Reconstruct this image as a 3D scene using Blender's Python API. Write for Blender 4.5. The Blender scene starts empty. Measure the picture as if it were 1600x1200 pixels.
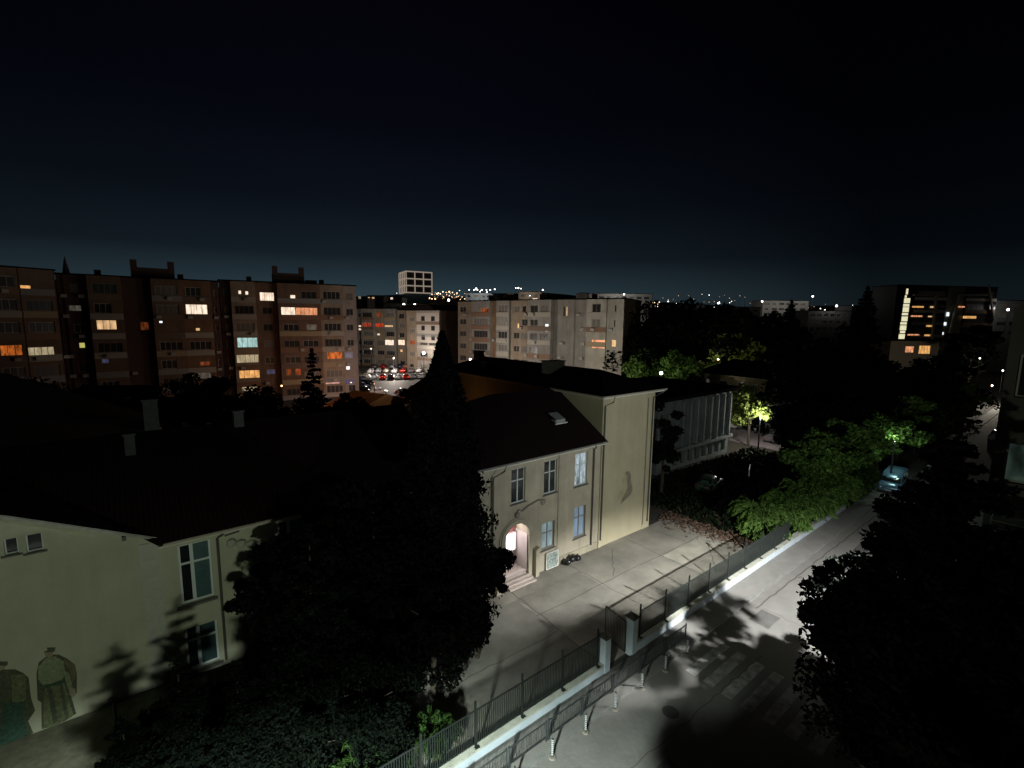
import bpy, math, random
import numpy as np
from mathutils import Vector, Matrix
SC = bpy.context.scene
COL = SC.collection
rnd = random.Random(7); rnd2 = random.Random(3)
RS = np.random.RandomState(11)

# ------------------------------------------------------------------ camera
F_PX, CAM_H = 740.0, 17.0
PITCH, ROLL, HEAD = math.atan(100 / 740), math.radians(0.6), math.radians(51.5)

def RAY(px, py):
    """direction of a photo pixel in the world (x along the street, y towards the school)"""
    x, y = px - 800, 600 - py
    c, s = math.cos(ROLL), math.sin(ROLL)
    X, Y = x * c - y * s, x * s + y * c
    a = X
    b = F_PX * math.cos(PITCH) + Y * math.sin(PITCH)
    z = -F_PX * math.sin(PITCH) + Y * math.cos(PITCH)
    return Vector((a * math.sin(HEAD) + b * math.cos(HEAD), -a * math.cos(HEAD) + b * math.sin(HEAD), z))

def gp(px, py, z=0.0):
    d = RAY(px, py); t = (z - CAM_H) / d.z
    return Vector((d.x * t, d.y * t, z))

def onv(px, py, v):
    d = RAY(px, py); t = v / d.y
    return Vector((d.x * t, v, CAM_H + d.z * t))

def at(px, py, dep):
    d = RAY(px, py)
    t = dep / (d.x * math.cos(HEAD) + d.y * math.sin(HEAD))
    return Vector((d.x * t, d.y * t, CAM_H + d.z * t))

cam_d = bpy.data.cameras.new('camera')
cam = bpy.data.objects.new('camera', cam_d)
COL.objects.link(cam)
_f = RAY(800, 600).normalized(); _r = (RAY(900, 600) - RAY(700, 600)).normalized(); _u = _r.cross(_f)
cam.matrix_world = Matrix.Translation((0, 0, CAM_H)) @ Matrix((_r, _u, -_f)).transposed().to_4x4()
cam_d.sensor_width = 36; cam_d.lens = F_PX / 1600 * 36
cam_d.clip_start = 0.2; cam_d.clip_end = 6000
SC.camera = cam

# ------------------------------------------------------------------ sky
world = bpy.data.worlds.new('World'); SC.world = world; world.use_nodes = True
nt = world.node_tree; nt.nodes.clear()
N = nt.nodes.new; L = nt.links.new
tc = N('ShaderNodeTexCoord'); sep = N('ShaderNodeSeparateXYZ'); L(tc.outputs['Generated'], sep.inputs[0])
ramp = N('ShaderNodeValToRGB'); L(sep.outputs['Z'], ramp.inputs[0])
cr = ramp.color_ramp
stops = [(0.0, (.030, .0490, .0590)), (.055, (.0225, .0400, .0510)), (.12, (.0080, .0135, .0195)), (.22, (.0036, .0056, .0100)),
         (.36, (.0018, .0022, .0052)), (.55, (.0014, .0013, .0034)), (1.0, (.0014, .0012, .0028))]
cr.elements[0].position, cr.elements[0].color = stops[0][0], (*stops[0][1], 1)
cr.elements[1].position, cr.elements[1].color = stops[-1][0], (*stops[-1][1], 1)
for p, c in stops[1:-1]:
    e = cr.elements.new(p); e.color = (*c, 1)
glow = RAY(600, 500); glow.z = 0; glow.normalize()
dot = N('ShaderNodeVectorMath'); dot.operation = 'DOT_PRODUCT'; L(tc.outputs['Generated'], dot.inputs[0]); dot.inputs[1].default_value = glow
mr = N('ShaderNodeMapRange'); L(dot.outputs['Value'], mr.inputs[0])
mr.inputs[1].default_value = .62; mr.inputs[2].default_value = 1.0; mr.inputs[3].default_value = .20; mr.inputs[4].default_value = 1.0
noi = N('ShaderNodeTexNoise'); noi.inputs['Scale'].default_value = 2.2; noi.inputs['Detail'].default_value = 3; L(tc.outputs['Generated'], noi.inputs['Vector'])
mr2 = N('ShaderNodeMapRange'); L(noi.outputs['Fac'], mr2.inputs[0]); mr2.inputs[3].default_value = .8; mr2.inputs[4].default_value = 1.2
mul = N('ShaderNodeMath'); mul.operation = 'MULTIPLY'; L(mr.outputs[0], mul.inputs[0]); L(mr2.outputs[0], mul.inputs[1])
bg = N('ShaderNodeBackground'); L(ramp.outputs[0], bg.inputs[0]); L(mul.outputs[0], bg.inputs[1])
wo = N('ShaderNodeOutputWorld'); L(bg.outputs[0], wo.inputs[0])

SC.view_settings.view_transform = 'Standard'; SC.view_settings.look = 'None'
SC.view_settings.exposure = 0.0; SC.view_settings.gamma = 1.0
SC.render.engine = 'CYCLES'
SC.cycles.use_denoising = True
SC.cycles.max_bounces = 5; SC.cycles.diffuse_bounces = 2; SC.cycles.glossy_bounces = 2
SC.cycles.sample_clamp_indirect = 2.0

# ------------------------------------------------------------------ lamps (the two street lamps of this street first)
def point(name, loc, watt, col, rad=.12, parent=None):
    d = bpy.data.lights.new(name, 'POINT'); d.energy = watt; d.color = col; d.shadow_soft_size = rad
    o = bpy.data.objects.new(name, d); COL.objects.link(o); o.location = loc
    if parent: o.parent = parent
    return o
def spot(name, loc, watt, col, half, blend, rad=.12):
    d = bpy.data.lights.new(name, 'SPOT'); d.energy = watt; d.color = col; d.shadow_soft_size = rad; d.spot_size = math.radians(half * 2); d.spot_blend = blend
    d.use_nodes = True; t = d.node_tree; em = t.nodes['Emission']
    tc_ = t.nodes.new('ShaderNodeTexCoord'); sp = t.nodes.new('ShaderNodeSeparateXYZ'); t.links.new(tc_.outputs['Normal'], sp.inputs[0])
    ab = t.nodes.new('ShaderNodeMath'); ab.operation = 'ABSOLUTE'; t.links.new(sp.outputs['Z'], ab.inputs[0])
    m_ = t.nodes.new('ShaderNodeMapRange'); t.links.new(ab.outputs[0], m_.inputs[0])
    m_.inputs[1].default_value = .50; m_.inputs[2].default_value = 1.0; m_.inputs[3].default_value = 1.0; m_.inputs[4].default_value = .10
    t.links.new(m_.outputs[0], em.inputs['Strength'])
    o = bpy.data.objects.new(name, d); COL.objects.link(o); o.location = loc; return o
LAMP_A, LAMP_B = (25.0, 4.3, 8.0), (-0.4, 4.8, 8.0)      # positions recovered from the post shadows in the yard
W_A, W_B = 3900, 2900
C_STREET = (.93, 1.0, .96)

# ------------------------------------------------------------------ materials
MATS = {}
def mat(name, col, rough=.8, noise=0, nscale=3.0, emit=None, estr=1.0, metal=0, bump=0, island=0, dark=None, spec=.5, detail=4, streak=0):
    if name in MATS: return MATS[name]
    m = bpy.data.materials.new(name); m.use_nodes = True
    t = m.node_tree; b = t.nodes['Principled BSDF']
    b.inputs['Base Color'].default_value = (*col, 1); b.inputs['Roughness'].default_value = rough
    b.inputs['Metallic'].default_value = metal; b.inputs['Specular IOR Level'].default_value = spec
    if emit:
        b.inputs['Emission Color'].default_value = (*emit, 1); b.inputs['Emission Strength'].default_value = estr
    if noise or bump:
        tx = t.nodes.new('ShaderNodeTexCoord'); n = t.nodes.new('ShaderNodeTexNoise')
        n.inputs['Scale'].default_value = nscale; n.inputs['Detail'].default_value = detail; n.inputs['Roughness'].default_value = .65
        t.links.new(tx.outputs['Object'], n.inputs['Vector'])
    if noise and emit:
        mp = t.nodes.new('ShaderNodeMapping'); mp.inputs['Scale'].default_value = (1.5, 1, .55); t.links.new(tx.outputs['Object'], mp.inputs[0]); t.links.new(mp.outputs[0], n.inputs['Vector'])
    if noise:
        mx = t.nodes.new('ShaderNodeMix'); mx.data_type = 'RGBA'
        r = t.nodes.new('ShaderNodeMapRange'); r.inputs[1].default_value = .35; r.inputs[2].default_value = .68
        t.links.new(n.outputs['Fac'], r.inputs[0]); t.links.new(r.outputs[0], mx.inputs['Factor'])
        d = dark or tuple(c * (1 - noise) for c in col)
        mx.inputs['A'].default_value = (*d, 1); mx.inputs['B'].default_value = (*col, 1)
        t.links.new(mx.outputs['Result'], b.inputs['Base Color'])
        if emit:
            t.links.new(mx.outputs['Result'], b.inputs['Emission Color'])
    if island:
        g = t.nodes.new('ShaderNodeNewGeometry'); mx = t.nodes.new('ShaderNodeMix'); mx.data_type = 'RGBA'
        t.links.new(g.outputs['Random Per Island'], mx.inputs['Factor'])
        mx.inputs['A'].default_value = (*[c * (1 - island) for c in col], 1); mx.inputs['B'].default_value = (*[min(1, c * (1 + island)) for c in col], 1)
        t.links.new(mx.outputs['Result'], b.inputs['Base Color'])
    if bump:
        bp = t.nodes.new('ShaderNodeBump'); bp.inputs['Strength'].default_value = bump; bp.inputs['Distance'].default_value = .05
        n2 = t.nodes.new('ShaderNodeTexNoise'); n2.inputs['Scale'].default_value = nscale * 9; n2.inputs['Detail'].default_value = 3
        t.links.new(tx.outputs['Object'], n2.inputs['Vector']); t.links.new(n2.outputs['Fac'], bp.inputs['Height']); t.links.new(bp.outputs[0], b.inputs['Normal'])
    if streak:
        s0 = b.inputs['Base Color'].links[0].from_socket
        mp2 = t.nodes.new('ShaderNodeMapping'); mp2.inputs['Scale'].default_value = (.8, .8, .12); t.links.new(tx.outputs['Object'], mp2.inputs[0])
        n3 = t.nodes.new('ShaderNodeTexNoise'); n3.inputs['Scale'].default_value = 1.6; n3.inputs['Detail'].default_value = 7; n3.inputs['Roughness'].default_value = .7; t.links.new(mp2.outputs[0], n3.inputs['Vector'])
        r3 = t.nodes.new('ShaderNodeMapRange'); r3.inputs[1].default_value = .42; r3.inputs[2].default_value = .72; r3.inputs[3].default_value = 1.0; r3.inputs[4].default_value = 1 - streak; t.links.new(n3.outputs['Fac'], r3.inputs[0])
        vm = t.nodes.new('ShaderNodeVectorMath'); vm.operation = 'SCALE'; t.links.new(s0, vm.inputs[0]); t.links.new(r3.outputs[0], vm.inputs['Scale']); t.links.new(vm.outputs[0], b.inputs['Base Color'])
    MATS[name] = m
    return m

def stripes_mat(name, col, col2, scale, axis='X', rough=.8, bump=.4):
    if name in MATS: return MATS[name]
    m = bpy.data.materials.new(name); m.use_nodes = True; t = m.node_tree; b = t.nodes['Principled BSDF']; b.inputs['Roughness'].default_value = rough; b.inputs['Specular IOR Level'].default_value = .1
    tx = t.nodes.new('ShaderNodeTexCoord'); w = t.nodes.new('ShaderNodeTexWave'); w.bands_direction = axis; w.inputs['Scale'].default_value = scale
    w.inputs['Distortion'].default_value = .6; w.inputs['Detail'].default_value = 1
    t.links.new(tx.outputs['Object'], w.inputs[0]); mx = t.nodes.new('ShaderNodeMix'); mx.data_type = 'RGBA'
    mx.inputs['A'].default_value = (*col, 1); mx.inputs['B'].default_value = (*col2, 1); t.links.new(w.outputs['Fac'], mx.inputs['Factor'])
    t.links.new(mx.outputs['Result'], b.inputs['Base Color'])
    bp = t.nodes.new('ShaderNodeBump'); bp.inputs['Strength'].default_value = bump; bp.inputs['Distance'].default_value = .06
    t.links.new(w.outputs['Fac'], bp.inputs['Height']); t.links.new(bp.outputs[0], b.inputs['Normal'])
    MATS[name] = m; return m

M_CREAM = mat('cream plaster', (.46, .41, .32), .9, noise=.25, nscale=.45, bump=.3, detail=8, streak=.24)
M_CREAM2 = mat('cream plaster yellow', (.44, .395, .27), .9, noise=.16, nscale=.3, bump=.25, detail=8, streak=.10)
M_OCHRE = mat('wing plaster', (.45, .455, .34), .9, noise=.2, nscale=.4, bump=.3, detail=8, streak=.12)
M_TRIMW = mat('white trim', (.62, .62, .58), .7, noise=.15, nscale=2)
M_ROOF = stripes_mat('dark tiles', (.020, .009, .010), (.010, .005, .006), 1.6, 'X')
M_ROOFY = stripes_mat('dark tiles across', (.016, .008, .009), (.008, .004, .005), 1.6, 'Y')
M_GUTTER = mat('gutter metal', (.20, .19, .17), .55, noise=.3, nscale=4)
M_PIPE = mat('dark downpipe', (.07, .065, .06), .6)
M_GLASS = mat('dark glass', (.012, .016, .018), .06)
M_GLASSB = mat('teal window blind', (.06, .12, .13), .35, noise=.3, nscale=2)
M_FRAMEW = mat('white window frame', (.55, .60, .60), .5)
M_FRAMED = mat('dull window frame', (.22, .20, .17), .6)
M_SILL = mat('dark sill', (.10, .095, .09), .7)
M_ASPH = mat('asphalt', (.155, .150, .142), .85, noise=.25, nscale=.45, bump=.35, detail=9)
M_PAVE = mat('pavement slabs', (.17, .165, .155), .85, noise=.22, nscale=.9, bump=.3, detail=8)
M_YARD = mat('worn yard concrete', (.275, .262, .222), .85, noise=.45, nscale=.33, bump=.35, detail=10)
M_KERB = mat('kerb stone', (.17, .17, .165), .8, noise=.2, nscale=2)
M_PAINT = mat('worn white paint', (.38, .38, .365), .8, noise=.6, nscale=2.5)
M_SOIL = mat('soil', (.035, .028, .018), .95, noise=.5, nscale=1.2, bump=.6, detail=8)
M_GROUND = mat('dark ground', (.03, .03, .026), .95, noise=.4, nscale=.15)
M_HILL = mat('dark hill', (.02, .022, .02), 1.0, noise=.5, nscale=.01)
M_LOWWALL = mat('painted low wall', (.40, .46, .52), .75, noise=.16, nscale=1.2, bump=.25, detail=8)
M_COPING = mat('stained wall coping', (.36, .37, .32), .85, noise=.3, nscale=2.4, bump=.25, detail=8)
M_IRON = mat('dark green fence steel', (.011, .015, .014), .5)
M_IRONB = mat('barrier steel', (.035, .04, .042), .4)
M_BLACK = mat('black rubber', (.012, .012, .013), .6)
M_TRUNK = mat('bark', (.05, .038, .027), .95, noise=.4, nscale=6)
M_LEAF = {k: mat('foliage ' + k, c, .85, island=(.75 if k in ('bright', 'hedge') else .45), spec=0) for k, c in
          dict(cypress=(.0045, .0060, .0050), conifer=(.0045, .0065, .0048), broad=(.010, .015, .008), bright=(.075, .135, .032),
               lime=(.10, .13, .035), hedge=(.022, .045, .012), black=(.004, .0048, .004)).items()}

def lit(name, col, s=1.0, noise=.35, nscale=1.6):
    return mat('lit ' + name, col, .6, emit=col, estr=s * 1.15, noise=min(.85, noise * 1.4), nscale=nscale * .8, detail=2)
LIT = dict(warm=lit('warm', (1.0, .62, .30), .75), white=lit('white', (1.0, .80, .62), 1.15), orange=lit('orange', (.95, .22, .03), .55, .6),
           cream=lit('cream', (.75, .62, .38), .50), yellow=lit('yellow', (.75, .70, .20), .6, .1), cyan=lit('cyan', (.50, .80, .78), .75),
           red=lit('red', (.9, .10, .04), .4, .6), dimw=lit('dimw', (.30, .28, .22), .22, .5), pink=lit('pink', (.9, .55, .48), .6),
           blue=lit('blue', (.12, .13, .26), .30), green=lit('green', (.10, .16, .13), .25, .8), cold=lit('cold', (.9, .95, 1.0), 1.2, .2),
           rusty=lit('rusty', (.60, .13, .03), .28, .6), purple=lit('violet', (.26, .27, .36), .3),
           paleyl=lit('paleyl', (.95, .90, .58), .8, .15), deep=lit('deep', (1.0, .5, .16), .85, .4), peach=lit('peach', (1.0, .42, .20), .9, .5))
# display materials of lamps and vehicles
M_LAMPW = mat('lamp glow white', (1, 1, 1), .5, emit=(1.0, .95, .88), estr=6)
M_LAMPS = mat('lamp glow warm', (1, .8, .6), .5, emit=(1.0, .66, .38), estr=4)
M_LAMPR = mat('lamp glow red', (1, .1, .05), .5, emit=(1.0, .07, .03), estr=3)
M_LAMPD = mat('lamp glow dim', (1, .8, .6), .5, emit=(1.0, .62, .36), estr=1.1)

# ------------------------------------------------------------------ mesh helpers
class MB:
    def __init__(s): s.v, s.f = [], []
    def quad(s, *p):
        n = len(s.v); s.v += [tuple(q) for q in p]; s.f.append(tuple(range(n, n + len(p)))); return s
    def box(s, x0, x1, y0, y1, z0, z1):
        n = len(s.v)
        s.v += [(x0, y0, z0), (x1, y0, z0), (x1, y1, z0), (x0, y1, z0), (x0, y0, z1), (x1, y0, z1), (x1, y1, z1), (x0, y1, z1)]
        s.f += [tuple(n + i for i in q) for q in ((3, 2, 1, 0), (4, 5, 6, 7), (0, 1, 5, 4), (1, 2, 6, 5), (2, 3, 7, 6), (3, 0, 4, 7))]
        return s
    def bar(s, a, b, w, h=None):
        h = h or w; a, b = Vector(a), Vector(b); d = (b - a).normalized()
        up = Vector((0, 0, 1)) if abs(d.z) < .95 else Vector((0, 1, 0))
        r = d.cross(up).normalized() * w / 2; u = r.cross(d).normalized() * h / 2; n = len(s.v)
        for p in (a, b): s.v += [tuple(p - r - u), tuple(p + r - u), tuple(p + r + u), tuple(p - r + u)]
        s.f += [tuple(n + i for i in q) for q in ((0, 1, 2, 3), (7, 6, 5, 4), (0, 4, 5, 1), (1, 5, 6, 2), (2, 6, 7, 3), (3, 7, 4, 0))]
        return s
    def tube(s, pts, rads, n=8, cap=True):
        base = len(s.v); pts = [Vector(p) for p in pts]
        for i, p in enumerate(pts):
            d = (pts[min(i + 1, len(pts) - 1)] - pts[max(i - 1, 0)]).normalized()
            a = d.cross(Vector((0, 0, 1)) if abs(d.z) < .9 else Vector((1, 0, 0))).normalized(); b = d.cross(a)
            for k in range(n):
                t = 2 * math.pi * k / n; s.v.append(tuple(p + (a * math.cos(t) + b * math.sin(t)) * rads[i]))
        for i in range(len(pts) - 1):
            for k in range(n):
                k2 = (k + 1) % n; s.f.append((base + i * n + k, base + i * n + k2, base + (i + 1) * n + k2, base + (i + 1) * n + k))
        if cap:
            s.f.append(tuple(base + k for k in range(n))[::-1]); s.f.append(tuple(base + (len(pts) - 1) * n + k for k in range(n)))
        return s
    def ball(s, c, r, nu=10, nv=6, sx=1, sy=1, sz=1):
        base = len(s.v)
        for j in range(nv + 1):
            ph = math.pi * j / nv
            for i in range(nu):
                th = 2 * math.pi * i / nu
                s.v.append((c[0] + r * sx * math.sin(ph) * math.cos(th), c[1] + r * sy * math.sin(ph) * math.sin(th), c[2] + r * sz * math.cos(ph)))
        for j in range(nv):
            for i in range(nu):
                i2 = (i + 1) % nu; s.f.append((base + j * nu + i, base + (j + 1) * nu + i, base + (j + 1) * nu + i2, base + j * nu + i2))
        return s
    def prism(s, poly, y0, y1):
        """poly: (x,z) outline extruded along y"""
        n = len(s.v); k = len(poly)
        s.v += [(x, y0, z) for x, z in poly] + [(x, y1, z) for x, z in poly]
        s.f.append(tuple(range(n, n + k))); s.f.append(tuple(range(n + k, n + 2 * k))[::-1])
        for i in range(k):
            j = (i + 1) % k; s.f.append((n + i, n + j, n + k + j, n + k + i))
        return s
    def wall(s, x0, x1, z0, z1, y, holes, depth=.22, sgn=1):
        """front face at y with rectangular holes and reveals going back by depth"""
        xs = sorted({x0, x1, *[min(max(h[0], x0), x1) for h in holes], *[min(max(h[1], x0), x1) for h in holes]})
        zs = sorted({z0, z1, *[min(max(h[2], z0), z1) for h in holes], *[min(max(h[3], z0), z1) for h in holes]})
        for i in range(len(xs) - 1):
            for j in range(len(zs) - 1):
                cx, cz = (xs[i] + xs[i + 1]) / 2, (zs[j] + zs[j + 1]) / 2
                if any(h[0] < cx < h[1] and h[2] < cz < h[3] for h in holes): continue
                s.quad((xs[i], y, zs[j]), (xs[i + 1], y, zs[j]), (xs[i + 1], y, zs[j + 1]), (xs[i], y, zs[j + 1]))
        for a, b, c, d in holes:
            y2 = y + depth * sgn
            s.quad((a, y, c), (a, y2, c), (a, y2, d), (a, y, d)); s.quad((b, y, c), (b, y, d), (b, y2, d), (b, y2, c))
            s.quad((a, y, c), (b, y, c), (b, y2, c), (a, y2, c)); s.quad((a, y, d), (a, y2, d), (b, y2, d), (b, y, d))
        return s
    def mesh(s, name):
        m = bpy.data.meshes.new(name); m.from_pydata(s.v, [], s.f); return m
    def build(s, name, m, parent=None, smooth=False, loc=None):
        me = s.mesh(name); me.materials.append(m)
        if smooth:
            for p in me.polygons: p.use_smooth = True
        o = bpy.data.objects.new(name, me); COL.objects.link(o)
        if parent: o.parent = parent
        if loc: o.location = loc
        return o

def tag(o, label=None, cat=None, group=None, kind=None):
    if label: o['label'] = label
    if cat: o['category'] = cat
    if group: o['group'] = group
    if kind: o['kind'] = kind
    return o
def thing(name, label, cat, loc=(0, 0, 0), rz=0, group=None):
    o = bpy.data.objects.new(name, None); COL.objects.link(o); o.empty_display_size = .2
    o.location = loc; o.rotation_euler = (0, 0, rz)
    return tag(o, label, cat, group)
def copy_tree(o, loc=None, rz=None, label=None, parent=None):
    c = o.copy(); COL.objects.link(c); c.parent = parent
    if loc is not None: c.location = loc
    if rz is not None: c.rotation_euler = (0, 0, rz)
    if label: c['label'] = label
    for ch in list(o.children): copy_tree(ch, parent=c)
    return c

# ------------------------------------------------------------------ terrain
def terr(x, y):
    r = math.hypot(x, y); th = math.atan2(y, x)
    if r < 300: return 0.0
    az = HEAD - th                                    # >0 to the right of the view
    amp = 68 + 5 * math.sin(th * 9) + 3 * math.sin(th * 23 + 1)
    amp *= 1 - .38 * min(1, max(0, (az - .15) / .5))
    t = min(1, (r - 300) / 800); t = t * t * (3 - 2 * t)
    return amp * t + 1.5 * math.sin(x * .021) * t
g = MB(); rings = [0, 30, 60, 100, 150, 220, 300, 360, 430, 510, 600, 700, 800, 900, 1000, 1100, 1300, 1800, 2600]; NA = 144
for r in rings:
    for k in range(NA):
        a = 2 * math.pi * k / NA; x, y = r * math.cos(a), r * math.sin(a)
        g.v.append((x, y, terr(x, y) if r <= 1300 else terr(x, y) * (1 if r < 1500 else .9)))
for i in range(len(rings) - 1):
    for k in range(NA):
        k2 = (k + 1) % NA; g.f.append((i * NA + k, (i + 1) * NA + k, (i + 1) * NA + k2, i * NA + k2))
tag(g.build('ground', M_GROUND), kind='structure')

def sheet(name, x0, x1, y0, y1, z, m, kind='structure'):
    b = MB(); b.box(x0, x1, y0, y1, -.3, z); return tag(b.build(name, m), kind=kind)
sheet('road', -25, 230, 4.9, 11.97, .004, M_ASPH)
sheet('pavement', -25, 230, 12.12, 13.42, .12, M_PAVE)
sheet('pavement', -25, 230, 3.2, 4.75, .12, M_PAVE)
kb = MB()
x = -25
while x < 200:
    kb.box(x, x + .985, 11.97, 12.12, -.3, .13); kb.box(x, x + .985, 4.75, 4.9, -.3, .13); x += 1.0
tag(kb.build('kerb', M_KERB), kind='structure')
yd = MB(); yd.box(7.5, 35.6, 13.78, 22.4, -.3, .012); tag(yd.build('schoolyard', M_YARD), kind='structure')
yp = MB()
M_YARD2 = mat('yard repair concrete', (.34, .325, .27), .85, noise=.35, nscale=.8, bump=.4, detail=10)
M_YARD3 = mat('yard old slab', (.225, .215, .188), .85, noise=.35, nscale=.6, bump=.3, detail=10)
for (a, b_, c, d, mm) in ((17.2, 22.6, 17.35, 20.9, M_YARD3), (10.5, 17.15, 14.4, 20.8, M_YARD3), (29.1, 35.5, 14.6, 18.6, M_YARD2), (22.8, 28.9, 18.9, 22.3, M_YARD)):
    p = MB(); jag = []
    n = 9
    for (xa, ya, xb, yb) in ((a, c, b_, c), (b_, c, b_, d), (b_, d, a, d), (a, d, a, c)):
        for k in range(n):
            jag.append((xa + (xb - xa) * k / n + rnd.uniform(-.12, .12), ya + (yb - ya) * k / n + rnd.uniform(-.12, .12), .017))
    p.quad(*jag); tag(p.build('yard_patch', mm), kind='structure')
# tar joints of the yard
tj = MB()
def crack(x0, y0, x1, y1, w=.04, n=14, z=.021, amp=.08):
    pts = [(x0 + (x1 - x0) * k / n + rnd.uniform(-amp, amp), y0 + (y1 - y0) * k / n + rnd.uniform(-amp, amp)) for k in range(n + 1)]
    dx, dy = y1 - y0, x0 - x1; l = math.hypot(dx, dy); dx, dy = dx / l * w / 2, dy / l * w / 2
    for (a, b_), (c, d) in zip(pts, pts[1:]): tj.quad((a - dx, b_ - dy, z), (a + dx, b_ + dy, z), (c + dx, d + dy, z), (c - dx, d - dy, z))
for q in ((17.1, 14, 17.4, 22.2), (22.8, 14.2, 22.7, 22.3), (28.9, 14, 29.2, 22.3), (17, 18.9, 35.4, 18.7), (10, 17.3, 17, 17.2), (24, 19, 27, 21.6), (30, 15, 34, 18), (32.5, 18.8, 32.2, 22)):
    crack(*q)
tag(tj.build('yard_joints', mat('tar joint', (.06, .055, .045), .9)), kind='structure')
tj = MB(); crack(28, 11.45, 58, 11.3, .09, 60, .009, .05); crack(12, 9.6, 24, 9.4, .04, 30, .009, .08)
for k in range(5): crack(28 + k * 5, 5.2, 28.4 + k * 5, 11.3, .03, 16, .009, .1)
tag(tj.build('road_cracks', mat('tar joint', (.06, .055, .045))), kind='structure')
M_APATCH = mat('asphalt repair', (.085, .083, .08), .85, noise=.3, nscale=1.2, bump=.4, detail=9)
for (a, b_, c, d) in ((31.5, 34.0, 6.2, 8.4), (37.5, 45.0, 9.6, 10.4), (12.4, 15.2, 7.2, 9.0), (26.6, 28.2, 10.1, 11.2)):
    p = MB(); p.quad(*[(x_ + rnd.uniform(-.05, .05), y_ + rnd.uniform(-.05, .05), .0065) for x_, y_ in ((a, c), ((a + b_) / 2, c), (b_, c), (b_, d), ((a + b_) / 2, d), (a, d))]); tag(p.build('road_patch', M_APATCH), kind='structure')
for i, (x_, y_) in enumerate(((35.6, 8.9), (17.2, 10.2))):
    mh = MB(); mh.tube([(0, 0, -.05), (0, 0, .012)], [.36, .36], 20); o = mh.build('manhole_cover', mat('cast iron', (.05, .048, .045), .6, noise=.5, nscale=14), None, False, (x_, y_, 0)); tag(o, ['round iron cover in the lit road', 'round iron cover in the dim road beside the striped posts'][i], 'manhole cover')
# zebra crossing
for k in range(7):
    z = MB(); y0 = 5.3 + k * .9; z.box(20.0, 23.4, y0, y0 + .5, -.1, .008); tag(z.build('zebra_stripe', M_PAINT), kind='structure')
sheet('garden_soil', -25, 7.48, 13.78, 25.5, .03, M_SOIL)
sheet('garden_soil', 35.62, 66, 13.78, 34, .03, M_SOIL)
lp = MB(); lp.box(-25, 1.5, 21.9, 25.58, -.3, .045); tag(lp.build('path', mat('brick path', (.24, .24, .17), .9, noise=.4, nscale=2.5, bump=.4)), kind='structure')
sheet('parking_lot', 28, 110, 96, 172, .02, mat('lot asphalt', (.07, .066, .06), .7, noise=.25, nscale=.4))
sheet('side_road', 66.5, 84, 24, 60, .02, mat('side road', (.20, .17, .18), .85, noise=.25, nscale=.6))

# ------------------------------------------------------------------ school, street side of the yard
def window_unit(parent, x0, x1, z0, z1, y, glass, cols=2, rows=(.35,), fw=.07, frame=None, sill=True, rec=.2, name='window'):
    f = MB(); yy = y + rec - .08
    for a, b_, c, d in ((x0, x0 + fw, z0, z1), (x1 - fw, x1, z0, z1), (x0 + fw, x1 - fw, z0, z0 + fw), (x0 + fw, x1 - fw, z1 - fw, z1)):
        f.box(a, b_, yy, yy + .07, c, d)
    for k in range(1, cols):
        xc = x0 + (x1 - x0) * k / cols; f.box(xc - fw * .6, xc + fw * .6, yy - .01, yy + .06, z0 + fw, z1 - fw)
    for r in rows:
        zc = z1 - (z1 - z0) * r; f.box(x0 + fw, x1 - fw, yy + .002, yy + .055, zc - fw * .5, zc + fw * .5)
    w = f.build(name, frame or M_FRAMEW, parent)
    MB().box(x0 + .02, x1 - .02, yy + .03, yy + .05, z0 + .02, z1 - .02).build('pane', glass, w)
    if sill: MB().box(x0 - .1, x1 + .1, y - .09, y + rec, z0 - .07, z0 - .003).build('sill', M_SILL, w)
    return w

sch = thing('school_building', 'cream two storey school with lit arched doorway and a taller blank right end', 'school', (15.4, 22.4, 0))
V0 = 15.4
wins = [(17.85, 19.0, 5.42, 7.72), (20.62, 21.8, 5.42, 7.72), (23.55, 24.82, 5.35, 7.72), (20.52, 21.7, 1.5, 3.4), (23.6, 24.8, 1.45, 3.75)]
holes = [(a - V0, b - V0, c, d) for a, b, c, d in wins]
DX0, DX1, DZ0, DZ1 = 17.35 - V0, 19.3 - V0, .55, 3.05          # doorway below its arch
w = MB()
w.wall(0, 10.8, 0, 8.2, 0, holes + [(DX0, DX1, 0, 4.05)], .24)
# spandrels around the round arch head
NSEG = 16; cx = (DX0 + DX1) / 2; rr = (DX1 - DX0) / 2
for k in range(NSEG):
    a0, a1 = math.pi * k / NSEG, math.pi * (k + 1) / NSEG
    p0 = (cx + rr * math.cos(a0), DZ1 + rr * math.sin(a0)); p1 = (cx + rr * math.cos(a1), DZ1 + rr * math.sin(a1))
    w.quad((p0[0], 0, p0[1]), (p0[0], 0, 4.05), (p1[0], 0, 4.05), (p1[0], 0, p1[1]))
    w.quad((p0[0], 0, p0[1]), (p1[0], 0, p1[1]), (p1[0], 1.3, p1[1]), (p0[0], 1.3, p0[1]))
for xx in (DX0, DX1): w.quad((xx, 0, 0), (xx, 1.3, 0), (xx, 1.3, DZ1), (xx, 0, DZ1))
w.quad((0, 0, 0), (0, 0, 8.2), (0, 13, 8.2), (0, 13, 0)); w.quad((0, 13, 0), (0, 13, 8.2), (10.8, 13, 8.2), (10.8, 13, 0))
wl = w.build('wall', M_CREAM, sch)
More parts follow.
